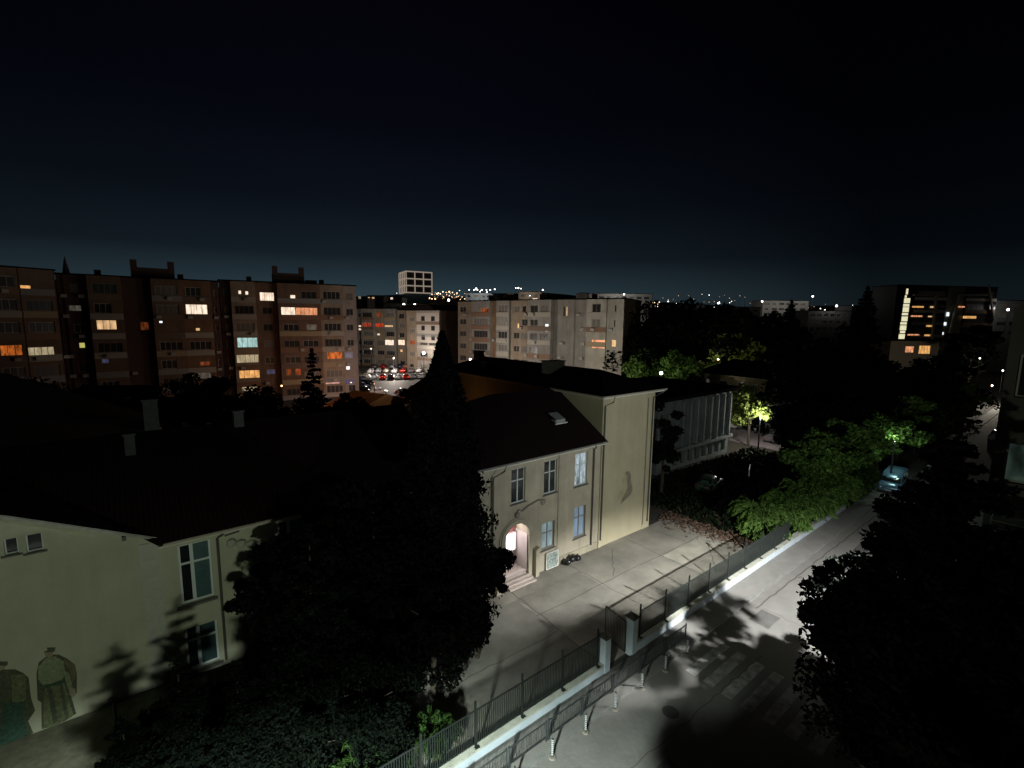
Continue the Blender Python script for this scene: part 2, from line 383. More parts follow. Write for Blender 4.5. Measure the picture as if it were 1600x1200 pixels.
for (a, b, c, d), (gm, cols, rows) in zip(wins, ((M_GLASS, 2, (.36,)), (M_GLASS, 2, (.36,)), (LIT['cold'], 2, (.36,)), (mat('lit blind', (.25, .34, .38), .6, emit=(.25, .34, .38), estr=.55, noise=.4, nscale=2), 2, (.4,)), (mat('lit blind cool', (.20, .28, .38), .6, emit=(.20, .28, .38), estr=.5, noise=.3, nscale=1.5), 2, (.35,)))):
    if gm is LIT['cold']: gm = mat('classroom glow', (.42, .50, .56), .3, emit=(.42, .50, .56), estr=.9, noise=.85, nscale=3.2)
    window_unit(sch, a - V0, b - V0, c, d, 0, gm, cols, rows, .075, M_FRAMEW if c > 4 else M_FRAMED)
# glowing ball painted in as a lamp's glint on an upper pane
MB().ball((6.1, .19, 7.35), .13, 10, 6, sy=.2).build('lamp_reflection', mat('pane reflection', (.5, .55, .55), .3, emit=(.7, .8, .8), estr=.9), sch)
# vestibule
v = MB(); v.quad((DX0, 1.3, 0), (DX1, 1.3, 0), (DX1, 1.3, 4.0), (DX0, 1.3, 4.0)); v.quad((DX0, 0, .55), (DX1, 0, .55), (DX1, 1.3, .55), (DX0, 1.3, .55))
M_VEST = mat('vestibule plaster', (.62, .55, .53), .8, noise=.1)
v.build('vestibule', M_VEST, sch)
MB().box(DX0 - .002, DX0 + .03, .05, 1.29, .56, DZ1).build('reveal_panel', M_VEST, sch); MB().box(DX1 - .03, DX1 + .002, .05, 1.29, .56, DZ1).build('reveal_panel', M_VEST, sch)
d = MB()
fx0, fx1 = DX0 + .06, DX1 - .06
for a, b_, c, e in ((fx0, fx0 + .08, .56, 2.9), (fx1 - .08, fx1, .56, 2.9), (fx0 + .08, fx1 - .08, 2.82, 2.9), (cx - .04, cx + .04, .56, 2.82), (fx0 + .08, cx - .04, 1.52, 1.6), (cx + .04, fx1 - .08, 1.52, 1.6)):
    d.box(a, b_, 1.12, 1.2, c, e)
dr = d.build('door', mat('door frame', (.55, .45, .43), .6), sch)
M_DGL = mat('lit door glass', (.95, .88, .92), .5, emit=(1, .93, .96), estr=1.7, noise=.12, nscale=1.0)
MB().box(fx0 + .08, cx - .04, 1.15, 1.17, 1.6, 2.82).box(cx + .04, fx1 - .08, 1.15, 1.17, 1.6, 2.82).build('door_glass', M_DGL, dr)
MB().box(fx0 + .08, cx - .04, 1.14, 1.18, .58, 1.52).box(cx + .04, fx1 - .08, 1.14, 1.18, .58, 1.52).build('door_panel', mat('door panel', (.33, .26, .26), .6), dr)
MB().bar((cx + .09, 1.08, 1.5), (cx + .09, 1.08, 1.9), .03).build('handle', M_IRON, dr)
MB().box(DX0 + .25, DX1 - .25, 1.08, 1.14, 2.98, 3.42).build('name_plate', mat('maroon plate', (.16, .05, .045), .5), sch)
point('door_light', (V0 + cx, 22.4 + .55, 3.45), 75, (1.0, .90, .88), .15).name = 'door_light'
# projecting arch moulding
ar = MB()
for R0, R1, y0 in ((rr + .02, rr + .30, -.10), (rr + .31, rr + .42, -.05)):
    for k in range(22):
        a0, a1 = math.pi * k / 22, math.pi * (k + 1) / 22
        q = [(cx + r_ * math.cos(a), DZ1 + r_ * math.sin(a)) for r_, a in ((R0, a0), (R1, a0), (R1, a1), (R0, a1))]
        ar.quad(*[(x_, y0, z_) for x_, z_ in q]); ar.quad(*[(q[1][0], y0, q[1][1]), (q[1][0], 0, q[1][1]), (q[2][0], 0, q[2][1]), (q[2][0], y0, q[2][1])])
        ar.quad(*[(q[0][0], y0, q[0][1]), (q[3][0], y0, q[3][1]), (q[3][0], 0, q[3][1]), (q[0][0], 0, q[0][1])])
    for sx in (-1, 1):
        xa, xb = sorted((cx + sx * R0, cx + sx * R1)); ar.box(xa, xb, y0, 0, .0, DZ1)
ar.build('arch_moulding', mat('arch plaster', (.42, .38, .29), .85, noise=.2, nscale=1), sch)
# stepped buttresses beside the door
MB().box(DX1 + .45, DX1 + .75, -.35, -.002, 0, 1.9).prism([(DX1 + .45, 1.9), (DX1 + .75, 1.9), (DX1 + .75, 2.05)], -.35, -.002).build('buttress', M_CREAM, sch)
MB().box(DX0 - .95, DX0 - .45, -.5, -.002, 0, 2.3).prism([(DX0 - .95, 2.3), (DX0 - .45, 2.3), (DX0 - .45, 2.9)], -.5, -.002).build('buttress', M_CREAM, sch)
st = MB()
for k in range(5): st.box(DX0 - .02, DX1 + .02 + .05 * (4 - k), -.55 + .26 * k if k else -.55, 1.1, .012 + .108 * k, .012 + .108 * (k + 1))
st.v = [(x_ , y_ - .12, z_) for x_, y_, z_ in st.v]
st.build('steps', mat('pale step stone', (.50, .43, .39), .8, noise=.2, nscale=2), sch)
# relief ornament over the door
on = MB()
pr = [(18.15, 4.72), (18.45, 4.95), (18.75, 4.80), (19.2, 5.02), (19.7, 5.12), (20.1, 5.22), (20.5, 5.12), (20.72, 4.9)]
on.tube([(a - V0, -.05, b) for a, b in pr], [.05, .05, .045, .05, .055, .06, .09, .04], 6)
on.ball((18.35 - V0, -.06, 4.62), .22, 10, 6, sy=.4); on.ball((20.55 - V0, -.06, 5.0), .22, 10, 6, sy=.35)
on.build('relief_ornament', mat('ornament', (.20, .18, .15), .8), sch)
# pilaster, plinth, notice
MB().box(21.95 - V0, 22.2 - V0, -.06, 0 - .002, .5, 8.0).build('pilaster', M_CREAM, sch)
MB().box(22.25 - V0, 26.1 - V0, -.05, -.002, 0, .55).build('plinth', mat('plinth', (.38, .35, .26), .9, noise=.35, nscale=1), sch)
nb = MB().box(20.85 - V0, 22.0 - V0, -.16, -.062, .05, 1.25).build('notice_board', M_TRIMW, sch)
MB().box(20.93 - V0, 21.92 - V0, -.18, -.162, .13, 1.17).build('mosaic_panel', mat('mosaic', (.40, .48, .45), .6, noise=.75, nscale=5, detail=2), nb)
# eaves, roof, gutter
MB().box(-.7, 10.78, -.62, .0, 8.2, 8.32).build('soffit', M_TRIMW, sch)
ga = MB(); ga.tube([(-.75, -.68, 8.36), (10.75, -.68, 8.36)], [.075, .075], 8); ga.build('gutter', M_GUTTER, sch)
rf = MB(); rf.quad((-.75, -.66, 8.42), (10.78, -.66, 8.42), (10.78, 4.8, 11.7), (4.4, 4.8, 11.7), (-.75, 2.6, 10.4))
rf.quad((-.75, -.66, 8.30), (-.75, 2.6, 10.28), (4.4, 4.8, 11.58), (10.78, 4.8, 11.58), (10.78, -.66, 8.30))
rf.quad((-.75, -.66, 8.42), (-.75, -.66, 8.30), (10.78, -.66, 8.30), (10.78, -.66, 8.42))
rf.quad((4.4, 4.8, 11.7), (10.78, 4.8, 11.7), (10.78, 13.4, 8.4), (-.75, 13.4, 8.4)); rf.quad((-.75, 2.6, 10.4), (4.4, 4.8, 11.7), (-.75, 13.4, 8.4)); rf.quad((-.75, -.66, 8.42), (-.75, 2.6, 10.4), (-.75, 13.4, 8.4))
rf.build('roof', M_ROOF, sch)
sk = MB(); p = onv(850, 663, 24.0)
sk.box(7.55, 8.55, 1.45, 2.3, 9.75, 10.0); s_ = sk.build('skylight', M_GUTTER, sch)
sg = MB(); sg.quad((7.62, 1.42, 9.99), (8.48, 1.42, 9.99), (8.48, 2.28, 10.36), (7.62, 2.28, 10.36)); sg.quad((7.62, 1.42, 9.74), (8.48, 1.42, 9.74), (8.48, 1.42, 9.99), (7.62, 1.42, 9.99)); sg.build('skylight_glass', mat('skylight glass', (.30, .32, .32), .15), s_)
MB().box(7.45, 8.65, 1.33, 1.42, 9.68, 9.76).build('flashing', M_TRIMW, s_)
def pipe(pts, r=.055, parent=sch): return MB().tube(pts, [r] * len(pts), 8).build('downpipe', M_PIPE, parent)
pipe([(1.55, -.62, 8.3), (1.5, -.55, 7.95), (.95, -.12, 7.5), (.95, -.1, .3)])
pipe([(9.5, -.64, 8.3), (9.75, -.5, 8.05), (10.0, -.12, 7.85), (10.0, -.1, .5)])
# the taller block
TX0, TX1 = 26.2 - V0, 32.5 - V0
t = MB(); t.quad((TX0, -.05, 0), (TX1, -.05, 0), (TX1, -.05, 11.5), (TX0, -.05, 11.5))
t.quad((TX0, -.05, 0), (TX0, -.05, 11.5), (TX0, 22, 11.5), (TX0, 22, 0)); t.quad((TX1, -.05, 0), (TX1, 22, 0), (TX1, 22, 11.5), (TX1, -.05, 11.5)); t.quad((TX0, 22, 0), (TX0, 22, 11.5), (TX1, 22, 11.5), (TX1, 22, 0))
t.build('blank_wall', M_CREAM2, sch)
MB().box(TX0 - .0, TX0 + .35, -.10, -.052, 0, 11.3).box(TX1 - .95, TX1 - .02, -.10, -.052, 0.02, 11.3).build('pilaster', M_CREAM2, sch)
MB().box(TX0 - .6, TX1 + .6, -.65, -.0, 11.5, 11.62).box(TX0 - .6, TX0 - .002, 0, 22.4, 11.5, 11.62).box(TX1 + .002, TX1 + .6, 0, 22.4, 11.5, 11.62).build('soffit', M_TRIMW, sch)
gt = MB(); gt.tube([(TX0 - .66, -.7, 11.66), (TX1 + .66, -.7, 11.66)], [.07, .07], 8); gt.tube([(TX0 - .66, -.7, 11.66), (TX0 - .66, 22.4, 11.66)], [.07, .07], 8); gt.build('gutter', mat('pale gutter', (.38, .33, .27), .55), sch)
r2 = MB(); e0, e1, yb = TX0 - .66, TX1 + .66, 22.5; mx_ = (e0 + e1) / 2
r2.quad((e0, -.72, 11.70), (e1, -.72, 11.70), (mx_, 3.0, 13.1)); r2.quad((e0, -.72, 11.7), (mx_, 3.0, 13.1), (mx_, yb - 3, 13.1), (e0, yb, 11.7))
r2.quad((e1, -.72, 11.7), (e1, yb, 11.7), (mx_, yb - 3, 13.1), (mx_, 3.0, 13.1)); r2.quad((e0, yb, 11.7), (mx_, yb - 3, 13.1), (e1, yb, 11.7))
r2.quad((e0, -.72, 11.64), (e0, yb, 11.64), (e1, yb, 11.64), (e1, -.72, 11.64))
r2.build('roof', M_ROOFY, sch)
for (cx_, cy_, ww, hh, mm) in ((mx_ - 2.0, 15.5, 1.6, .0, M_GUTTER), (mx_ - .9, 7.6, 1.8, .55, mat('rendered chimney', (.25, .24, .21), .9, noise=.3)), (mx_ - .8, 19.2, .7, .75, M_GUTTER)):
    ch = MB().box(cx_ - ww / 2, cx_ + ww / 2, cy_ - .5, cy_ + .5, 12.0, 12.9 + hh); c_ = ch.build('chimney', mm, sch)
    MB().box(cx_ - ww / 2 - .08, cx_ + ww / 2 + .08, cy_ - .58, cy_ + .58, 12.902 + hh, 13.0 + hh).build('chimney_cap', M_GUTTER, c_)
pipe([(TX0 + .6, -.66, 11.6), (TX0 + .55, -.6, 11.2), (TX0 + .15, -.2, 10.9), (TX0 + .15, -.17, .6)])
pipe([(TX1 + .5, -.66, 11.6), (TX1 + .35, -.55, 11.4), (TX1 - .35, -.2, 11.0), (TX1 - .35, -.17, .6)])
MB().box(TX1 - .92, TX1 - .86, -.13, -.102, .4, 11.0).build('pilaster_joint', M_PIPE, sch)
# painted bust on the blank wall (flat paint)
def painted(name, pxs, v, m, parent, off):
    b = MB(); b.quad(*[(q.x - V0, off, q.z) for q in (onv(a, c, v) for a, c in pxs)]); return b.build(name, m, parent)
def c7(pts): return [(720 + x / 3.53, 560 + y / 3.53) for x, y in pts]
mur = painted('mural_bust', c7([(902, 622), (925, 620), (935, 640), (936, 672), (945, 715), (938, 745), (915, 770), (895, 790), (876, 806), (880, 780), (862, 772), (868, 740), (885, 715), (890, 690), (882, 668), (890, 655), (896, 640)]), 22.4, mat('faded mural grey', (.40, .365, .235), .9, noise=.22, nscale=1.5), sch, -.056)
painted('mural_shade', c7([(905, 624), (925, 621), (934, 640), (935, 672), (944, 715), (937, 745), (915, 768), (895, 785), (878, 803), (886, 775), (902, 745), (915, 715), (915, 690), (910, 668), (915, 650), (908, 640)]), 22.4, mat('faded mural dark', (.235, .215, .155), .9, noise=.35, nscale=2), mur, -.060)
# bags by the wall
bags = thing('rubbish_bags', 'pair of lumpy black bin bags against the school wall beside the mosaic panel', 'bin bag', (22.6, 21.95, .02))
for (a, b_, r_) in ((0, 0, .27), (.55, .12, .30), (1.0, .0, .26)):
    bb = MB(); bb.ball((a, b_, r_ * .8), r_, 12, 8, sz=.85); bb.v = [(x_ + .03 * math.sin(z_ * 30 + y_ * 20), y_ + .03 * math.sin(x_ * 27), z_) for x_, y_, z_ in bb.v]
    bg_ = bb.build('bag', mat('bin bag', (.012, .012, .013), .3), bags, True)
    MB().tube([(a, b_, r_ * 1.55), (a + .03, b_, r_ * 1.9)], [.03, .06], 6).build('knot', M_BLACK, bg_)

# ------------------------------------------------------------------ school wing at the left, with murals
wg = thing('school_wing', 'pale school wing at the left with painted robed figures and a white framed window', 'school', (0, 25.6, 0))
w = MB(); GV = .486
# mural gable face: x -19 .. 0
x0, x1 = -19.0, 0.1; zr = 7.25
def vz(x_): return 7.22 + GV * (0 - x_) if x_ > -9.5 else 7.22 + GV * (9.5 + (-9.5 - x_) * -1)
hw = [(-4.55, -4.17, 7.78, 8.42), (-3.96, -3.48, 7.70, 8.42)]
w.wall(x0, x1, 0, 7.22, 0, [], .2)
gx = [-19, -9.5, -4.55, -4.17, -3.96, -3.48, 0.1]
for a, b_ in zip(gx, gx[1:]):
    za, zb = vz(a), vz(b_)
    h = [q for q in hw if abs(q[0] - a) < 1e-6]
    if h:
        c, d = h[0][2], h[0][3]
        w.quad((a, 0, 7.22), (b_, 0, 7.22), (b_, 0, c), (a, 0, c)); w.quad((a, 0, d), (b_, 0, d), (b_, 0, max(zb, d)), (a, 0, za))
        w.quad((a, 0, c), (a, .2, c), (a, .2, d), (a, 0, d)); w.quad((b_, 0, c), (b_, 0, d), (b_, .2, d), (b_, .2, c)); w.quad((a, 0, c), (b_, 0, c), (b_, .2, c), (a, .2, c)); w.quad((a, 0, d), (a, .2, d), (b_, .2, d), (b_, 0, d))
    else: w.quad((a, 0, 7.22), (b_, 0, 7.22), (b_, 0, max(zb, 7.225)), (a, 0, za))
w.quad((x0, 0, 0), (x0, 0, 7.2), (x0, 30, 7.2), (x0, 30, 0))
w.build('mural_wall', M_OCHRE, wg)
for q in hw: window_unit(wg, *q, 0, M_GLASS, 1, (), .045)
MB().box(-.55, .12, -.05, -.002, 0, 7.0).build('pilaster', mat('bluish pilaster', (.42, .43, .38), .9, noise=.15), wg)
# window face
lw = (.80, 2.08, 3.72, 6.62); la = (.80, 2.1, .35, 2.5)
w = MB(); w.wall(.12, 14.6, 0, 7.0, -.25, [lw, la, (5.0, 6.3, 3.72, 6.62), (8.5, 9.8, 3.72, 6.62)], .24); w.quad((.12, -.25, 0), (.12, -.25, 7), (.12, 0, 7), (.12, 0, 0)); w.quad((14.6, -.25, 0), (14.6, 12, 0), (14.6, 12, 7), (14.6, -.25, 7))
w.build('wall', M_OCHRE, wg)
# the main window has an off-centre mullion and a transom
def big_window(x0, x1, z0, z1, m2):
    f = MB(); yy = -.09; fw = .09; xm = x0 + (x1 - x0) * .40; zt = z1 - (z1 - z0) * .33
    for a, b_, c, d in ((x0, x0 + fw, z0, z1), (x1 - fw, x1, z0, z1), (x0 + fw, x1 - fw, z0, z0 + fw), (x0 + fw, x1 - fw, z1 - fw, z1)): f.box(a, b_, yy, yy + .07, c, d)
    f.box(xm - .07, xm + .07, yy - .01, yy + .06, z0 + fw, z1 - fw); f.box(x0 + fw, x1 - fw, yy - .004, yy + .055, zt - .05, zt + .05)
    o = f.build('window', M_FRAMEW, wg)
    MB().box(x0 + .02, xm, yy + .03, yy + .05, z0, z1).build('pane', M_GLASS, o); MB().box(xm + .001, x1 - .02, yy + .03, yy + .05, z0, z1).build('pane', m2, o)
    MB().box(x0 - .2, x1 + .12, -.38, -.02, z0 - .12, z0 - .003).build('sill', M_SILL, o)
big_window(*lw, M_GLASSB); big_window(*la, mat('arched pane', (.03, .06, .065), .3)); big_window(5.0, 6.3, 3.72, 6.62, M_GLASSB); big_window(8.5, 9.8, 3.72, 6.62, M_GLASSB)
# verge board and gutters and rafter ends
vb = MB(); vb.bar((-9.5, -.5, vz(-9.5) + .16), (.35, -.5, vz(0) - .02), .10, .16); vb.bar((-9.5, -.28, vz(-9.5) + .22), (.35, -.28, vz(0) + .04), .6, .03)
vb.bar((-9.5, -.5, vz(-9.5) + .16), (-19.4, -.5, vz(-19) - .1), .10, .16)
vb.build('verge_board', mat('pale verge', (.36, .36, .33), .7, noise=.3, nscale=2), wg)
MB().tube([(.3, -.95, 7.12), (14.9, -.95, 7.12)], [.07, .07], 8).build('gutter', mat('pale gutter', (.38, .33, .27)), wg)
MB().box(.12, 14.7, -.9, -.25, 6.998, 7.05).build('soffit', M_TRIMW, wg)
for x_ in (-6.9, -4.6, -1.0): MB().box(x_ - .07, x_ + .07, -.45, 0, vz(x_) - .20, vz(x_) - .02).build('rafter_end', M_PIPE, wg)
pipe([(2.55, -.9, 7.0), (2.5, -.6, 6.8), (2.35, -.32, 6.6), (2.35, -.31, .3)], .06, wg)
pipe([(3.2, -.92, 6.95), (2.6, -.85, 6.85)], .05, wg)
for k in range(4): MB().ball((2.9 + k * .42, -.38, 6.2 - .15 * k), .22, 8, 6, sy=.5).build('cornice_bracket', mat('bracket plaster', (.36, .35, .29), .9), wg)
# roofs
rf = MB(); rx, rz_ = -9.5, vz(-9.5) + .26
rf.quad((.45, -.6, vz(0) + .02), (.45, 34, vz(0) + .02), (rx, 34, rz_), (rx, -.6, rz_)); rf.quad((rx, -.6, rz_), (rx, 34, rz_), (-19.6, 34, vz(-19) - .1), (-19.6, -.6, vz(-19) - .1))
rf.quad((.45, -.6, vz(0) - .03), (rx, -.6, rz_ - .05), (rx, 34, rz_ - .05), (.45, 34, vz(0) - .03))
rf.quad((-19.6, -.6, vz(-19) - .15), (-19.6, 34, vz(-19) - .15), (rx, 34, rz_ - .05), (rx, -.6, rz_ - .05))
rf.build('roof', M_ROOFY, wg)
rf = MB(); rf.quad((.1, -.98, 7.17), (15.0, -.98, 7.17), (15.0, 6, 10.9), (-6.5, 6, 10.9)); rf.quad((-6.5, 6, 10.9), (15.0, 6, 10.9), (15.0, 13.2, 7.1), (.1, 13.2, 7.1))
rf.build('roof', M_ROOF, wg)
for (xa, xb, yt, yb_, v_) in ((193, 213, 682, 712, 30.0), (222, 248, 628, 652, 31.6), (365, 382, 645, 668, 31.1)):
    p, q = onv(xa, yt, v_), onv(xb, yb_, v_)
    c_ = MB().box(p.x, q.x, v_ - 25.6, v_ - 25.0, q.z - 1.2, p.z).build('chimney', mat('chimney render', (.055, .057, .06), .9, noise=.3), wg)
    MB().box(p.x - .06, q.x + .06, v_ - 25.66, v_ - 24.94, p.z + .002, p.z + .1).build('chimney_cap', MATS['chimney render'], c_)
# painted figures
def fig(pts, m, parent=wg, off=-.004, name='mural_patch'):
    b = MB(); b.quad(*[(q.x, off, q.z) for q in (onv(a, c, 25.6) for a, c in pts)]); return b.build(name, m, parent)
def c3(pts): return [(x / 5.454, 980 + y / 5.454) for x, y in pts]
M_R1 = mat('mural robe olive', (.19, .22, .11), .9, noise=.6, nscale=7, detail=8, streak=.4); M_R2 = mat('mural robe dark', (.10, .115, .07), .9, noise=.6, nscale=7, detail=8, streak=.4)
M_R3 = mat('mural robe teal', (.05, .12, .085), .9, noise=.6, nscale=7, detail=8, streak=.4); M_R4 = mat('mural shirt pale', (.27, .31, .18), .9, noise=.4, nscale=7, detail=8, streak=.4); M_R5 = mat('mural skin', (.30, .25, .17), .9, noise=.2, nscale=4)
f1 = fig(c3([(420, 235), (500, 232), (570, 265), (640, 320), (655, 400), (655, 560), (610, 600), (650, 735), (560, 795), (430, 850), (355, 868), (352, 640), (320, 620), (310, 400), (330, 300), (380, 260)]), M_R2, name='mural_figure')
fig(c3([(390, 262), (470, 248), (545, 290), (555, 400), (530, 445), (440, 480), (360, 490), (325, 440), (325, 340)]), M_R4, f1, -.008, 'mural_shirt')
fig(c3([(385, 512), (545, 460), (575, 560), (610, 690), (625, 745), (540, 795), (430, 848), (375, 858), (368, 660)]), M_R1, f1, -.008, 'mural_skirt')
fig(c3([(555, 370), (590, 390), (612, 480), (625, 540), (600, 560), (572, 500), (552, 430)]), M_R4, f1, -.012, 'mural_sleeve')
fig(c3([(375, 205), (420, 190), (455, 205), (450, 245), (415, 262), (385, 245)]), M_R5, f1, -.008, 'mural_face')
fig(c3([(400, 172), (475, 170), (465, 208), (430, 212), (372, 215), (405, 195)]), M_R2, f1, -.012, 'mural_cap')
fig(c3([(400, 505), (430, 498), (470, 640), (490, 800), (455, 825), (430, 700)]), M_R2, f1, -.012, 'mural_fold')
fig(c3([(505, 480), (530, 470), (560, 620), (585, 760), (555, 785), (530, 640)]), M_R2, f1, -.012, 'mural_fold')
fig(c3([(372, 500), (552, 448), (556, 470), (378, 520)]), M_R3, f1, -.014, 'mural_belt')
fig(c3([(585, 520), (640, 520), (650, 570), (615, 600), (595, 575)]), M_R5, f1, -.016, 'mural_hand')
fig(c3([(545, 265), (640, 320), (650, 420), (615, 470), (590, 360), (545, 300)]), mat('mural shawl', (.17, .15, .09), .9, noise=.4, nscale=5), f1, -.010, 'mural_shawl')
f2 = fig(c3([(-170, 470), (-60, 390), (0, 360), (130, 358), (200, 390), (245, 430), (265, 600), (300, 710), (240, 800), (285, 900), (200, 945), (60, 1000), (-30, 1030), (-170, 1090)]), M_R2, name='mural_figure')
fig(c3([(95, 410), (210, 395), (222, 440), (222, 600), (205, 632), (105, 640), (105, 520)]), M_R1, f2, -.008, 'mural_shirt')
fig(c3([(35, 650), (200, 635), (195, 760), (245, 905), (150, 955), (0, 1018), (-60, 1030), (20, 820)]), M_R3, f2, -.008, 'mural_skirt')
fig(c3([(-20, 305), (50, 310), (45, 350), (0, 372), (-40, 360)]), M_R5, f2, -.008, 'mural_face')
fig(c3([(-40, 290), (70, 290), (62, 325), (35, 330), (-20, 318)]), M_R2, f2, -.012, 'mural_cap')
pp = gp(187, 1185)
gpst = thing('garden_post', 'thin dark metal post standing in front of the painted figures wall', 'post', (pp.x, pp.y, 0))
MB().tube([(0, 0, -.2), (.02, 0, 2.5)], [.05, .045], 8).build('post', M_BLACK, gpst); MB().ball((-.06, 0, 2.55), .1, 10, 6).build('post_cap', M_BLACK, gpst)

# ------------------------------------------------------------------ low wall, gate, fence
bw = thing('boundary_wall', 'long low pale blue painted wall along the pavement with a gateway in it', 'wall', (0, 13.5, 0))
WT = .62
MB().box(-24, 16.5, -.08, .26, -.2, .5).build('wall', M_LOWWALL, bw); MB().box(19.05, 50, -.08, .26, -.2, .56).build('wall', M_LOWWALL, bw)
MB().box(-24, 16.5, -.11, .29, .502, .58).box(19.05, 50, -.11, .29, .562, .64).build('coping', M_COPING, bw)
M_PILL = M_LOWWALL
for a, b_, h in ((16.55, 16.92, 1.9), (18.65, 19.02, 2.05)):
    q = MB().box(a, b_, -.12, .33, -.2, h).build('gate_pillar', M_PILL, bw)
    c = MB(); c.box(a - .07, b_ + .07, -.19, .40, h, h + .06); n = len(c.v); c.v += [(a - .07, -.19, h + .06), (b_ + .07, -.19, h + .06), (b_ + .07, .4, h + .06), (a - .07, .4, h + .06), ((a + b_) / 2, .1, h + .26)]
    c.f += [(n, n + 1, n + 4), (n + 1, n + 2, n + 4), (n + 2, n + 3, n + 4), (n + 3, n, n + 4)]; c.build('pillar_cap', mat('dark cap', (.05, .045, .04), .8), q)
gt = thing('yard_gate', 'dark steel leaf gate standing open inward between the two pale pillars', 'gate', (18.55, 13.75, 0), math.radians(82))
g_ = MB(); g_.box(0, .05, -.02, .02, .12, 1.85).box(1.5, 1.55, -.02, .02, .12, 1.85).box(.05, 1.5, -.02, .02, .12, .18).box(.05, 1.5, -.02, .02, 1.79, 1.85).build('gate_frame', M_IRON, gt)
g_ = MB()
for k in range(12): g_.box(.12 + k * .115, .14 + k * .115, -.01, .01, .18, 1.79)
g_.build('gate_bars', mat('pale gate bars', (.05, .055, .055), .5), gt)

def fence(u0, u1, wt, label, shift=0.0):
    root = thing('yard_fence', label, 'fence', (u0, 13.6, 0))
    n = round((u1 - u0) / 2.3)
    for k in range(n + 1):
        x_ = (u1 - u0) * k / n
        p = MB().box(x_ - .035, x_ + .035, -.035, .035, wt - .1, 2.5).build('post', M_IRON, root)
        MB().box(x_ - .09, x_ + .09, -.17, -.036, wt - .06, wt + .03).build('bracket', M_IRON, p)
    for k in range(n):
        a, b_ = (u1 - u0) * k / n + .04, (u1 - u0) * (k + 1) / n - .04
        m = MB(); m.box(a, b_, -.02, .02, 2.08, 2.13).box(a, b_, -.02, .02, wt + .10, wt + .15)
        x_ = a + .05
        while x_ < b_ - .03:
            m.box(x_ - .015, x_ + .015, -.012, .012, wt + .15, 2.08); x_ += .095
        m.build('picket_panel', M_IRON, root)
fence(-9.5, 16.2, .58, 'dark steel picket fence on the wall left of the gate')
fence(19.5, 37.8, .64, 'dark green steel picket fence on the wall right of the gate')

# barriers on the pavement edge
for k in range(8):
    a = 5.85 + k * 2.02
    nm = ['first', 'second', 'third', 'fourth', 'fifth', 'sixth', 'seventh', 'eighth'][7 - k]
    r = thing('pedestrian_barrier', f'dark barred barrier panel on the pavement edge, {nm} counting from the crossing end', 'barrier', (a, 12.4, .12), 0, 'barrier panels along the pavement edge')
    MB().box(0, .05, -.025, .025, 0, .95).build('post', M_IRONB, r); MB().box(1.9, 1.95, -.025, .025, 0, .95).build('post', M_IRONB, r)
    MB().box(.05, 1.9, -.018, .018, .84, .88).box(.05, 1.9, -.018, .018, .14, .18).build('rail', M_IRONB, r)
    b = MB()
    for j in range(14): b.bar((.12 + j * .128, 0, .18), (.12 + j * .128 + .03 * math.sin(j * 2.1), 0, .84), .016)
    b.build('bars', M_IRONB, r)
# delineator posts on the road edge
proto = None
ords = ['nearest', 'second nearest', 'third nearest', 'fourth nearest', 'fifth nearest', 'sixth nearest', 'farthest']
for k in range(7):
    loc = (11.6 + 1.9 * (k - 1), 11.8, .004); lb = f'white striped traffic post at the road edge, {ords[k]} of the row'
    if proto is None:
        proto = thing('traffic_post', lb, 'post', loc, 0, 'striped traffic posts at the road edge')
        MB().tube([(0, 0, 0), (0, 0, .05)], [.16, .13], 12).build('base', mat('post base', (.16, .15, .13), .8), proto)
        MB().tube([(0, 0, .05), (0, 0, .84)], [.042, .042], 12).build('tube', M_IRONB, proto)
        bd = MB()
        for j in range(8): bd.tube([(0, 0, .14 + j * .088), (0, 0, .185 + j * .088)], [.0455, .0455], 12)
        bd.build('reflective_bands', mat('reflective white', (.50, .54, .54), .35), proto)
    else: copy_tree(proto, loc, None, lb)

# ------------------------------------------------------------------ street lamps
def street_lamp(loc, label, h=8.0, arm=1.6, ang=math.pi / 2, head=(.55, .22), glow=M_LAMPW, group=None, pm=None):
    t = thing('street_lamp', label, 'street lamp', (loc[0] - arm * math.cos(ang), loc[1] - arm * math.sin(ang), loc[2] if len(loc) > 2 else 0), ang, group)
    MB().tube([(0, 0, 0), (0, 0, h * .5), (0, 0, h + .1)], [.10, .08, .06], 8).build('pole', pm or M_IRONB, t)
    MB().tube([(0, 0, h + .05), (arm * .5, 0, h + .25), (arm * .8, 0, h + .22)], [.04, .035, .035], 6).build('arm', pm or M_IRONB, t)
    MB().box(arm - head[0] / 2, arm + head[0] / 2, -head[1] / 2, head[1] / 2, h + .17, h + .25).build('lamp_head', M_IRONB, t)
    MB().box(arm - head[0] * .4, arm + head[0] * .4, -head[1] * .4, head[1] * .4, h + .14, h + .168).build('lamp_glass', glow, t)
    return t
street_lamp((LAMP_A[0], LAMP_A[1]), 'white street lamp across the road hidden behind the black tree', 8.0, .9)
point('street_light', (LAMP_A[0], LAMP_A[1], 8.0), W_A, C_STREET, .10)
spot('street_light_beam', (LAMP_A[0], LAMP_A[1], 7.98), 29000, (1, .99, .95), 75, .30, .12)
street_lamp((LAMP_B[0], LAMP_B[1]), 'white street lamp below the viewpoint lighting the painted wall', 8.0, .9)
point('street_light', (LAMP_B[0], LAMP_B[1], 8.0), W_B, (.88, 1.0, .76), .30)
spot('street_light_beam', (LAMP_B[0], LAMP_B[1], 7.98), 32000, (.88, 1.0, .92), 73, .30, .45)

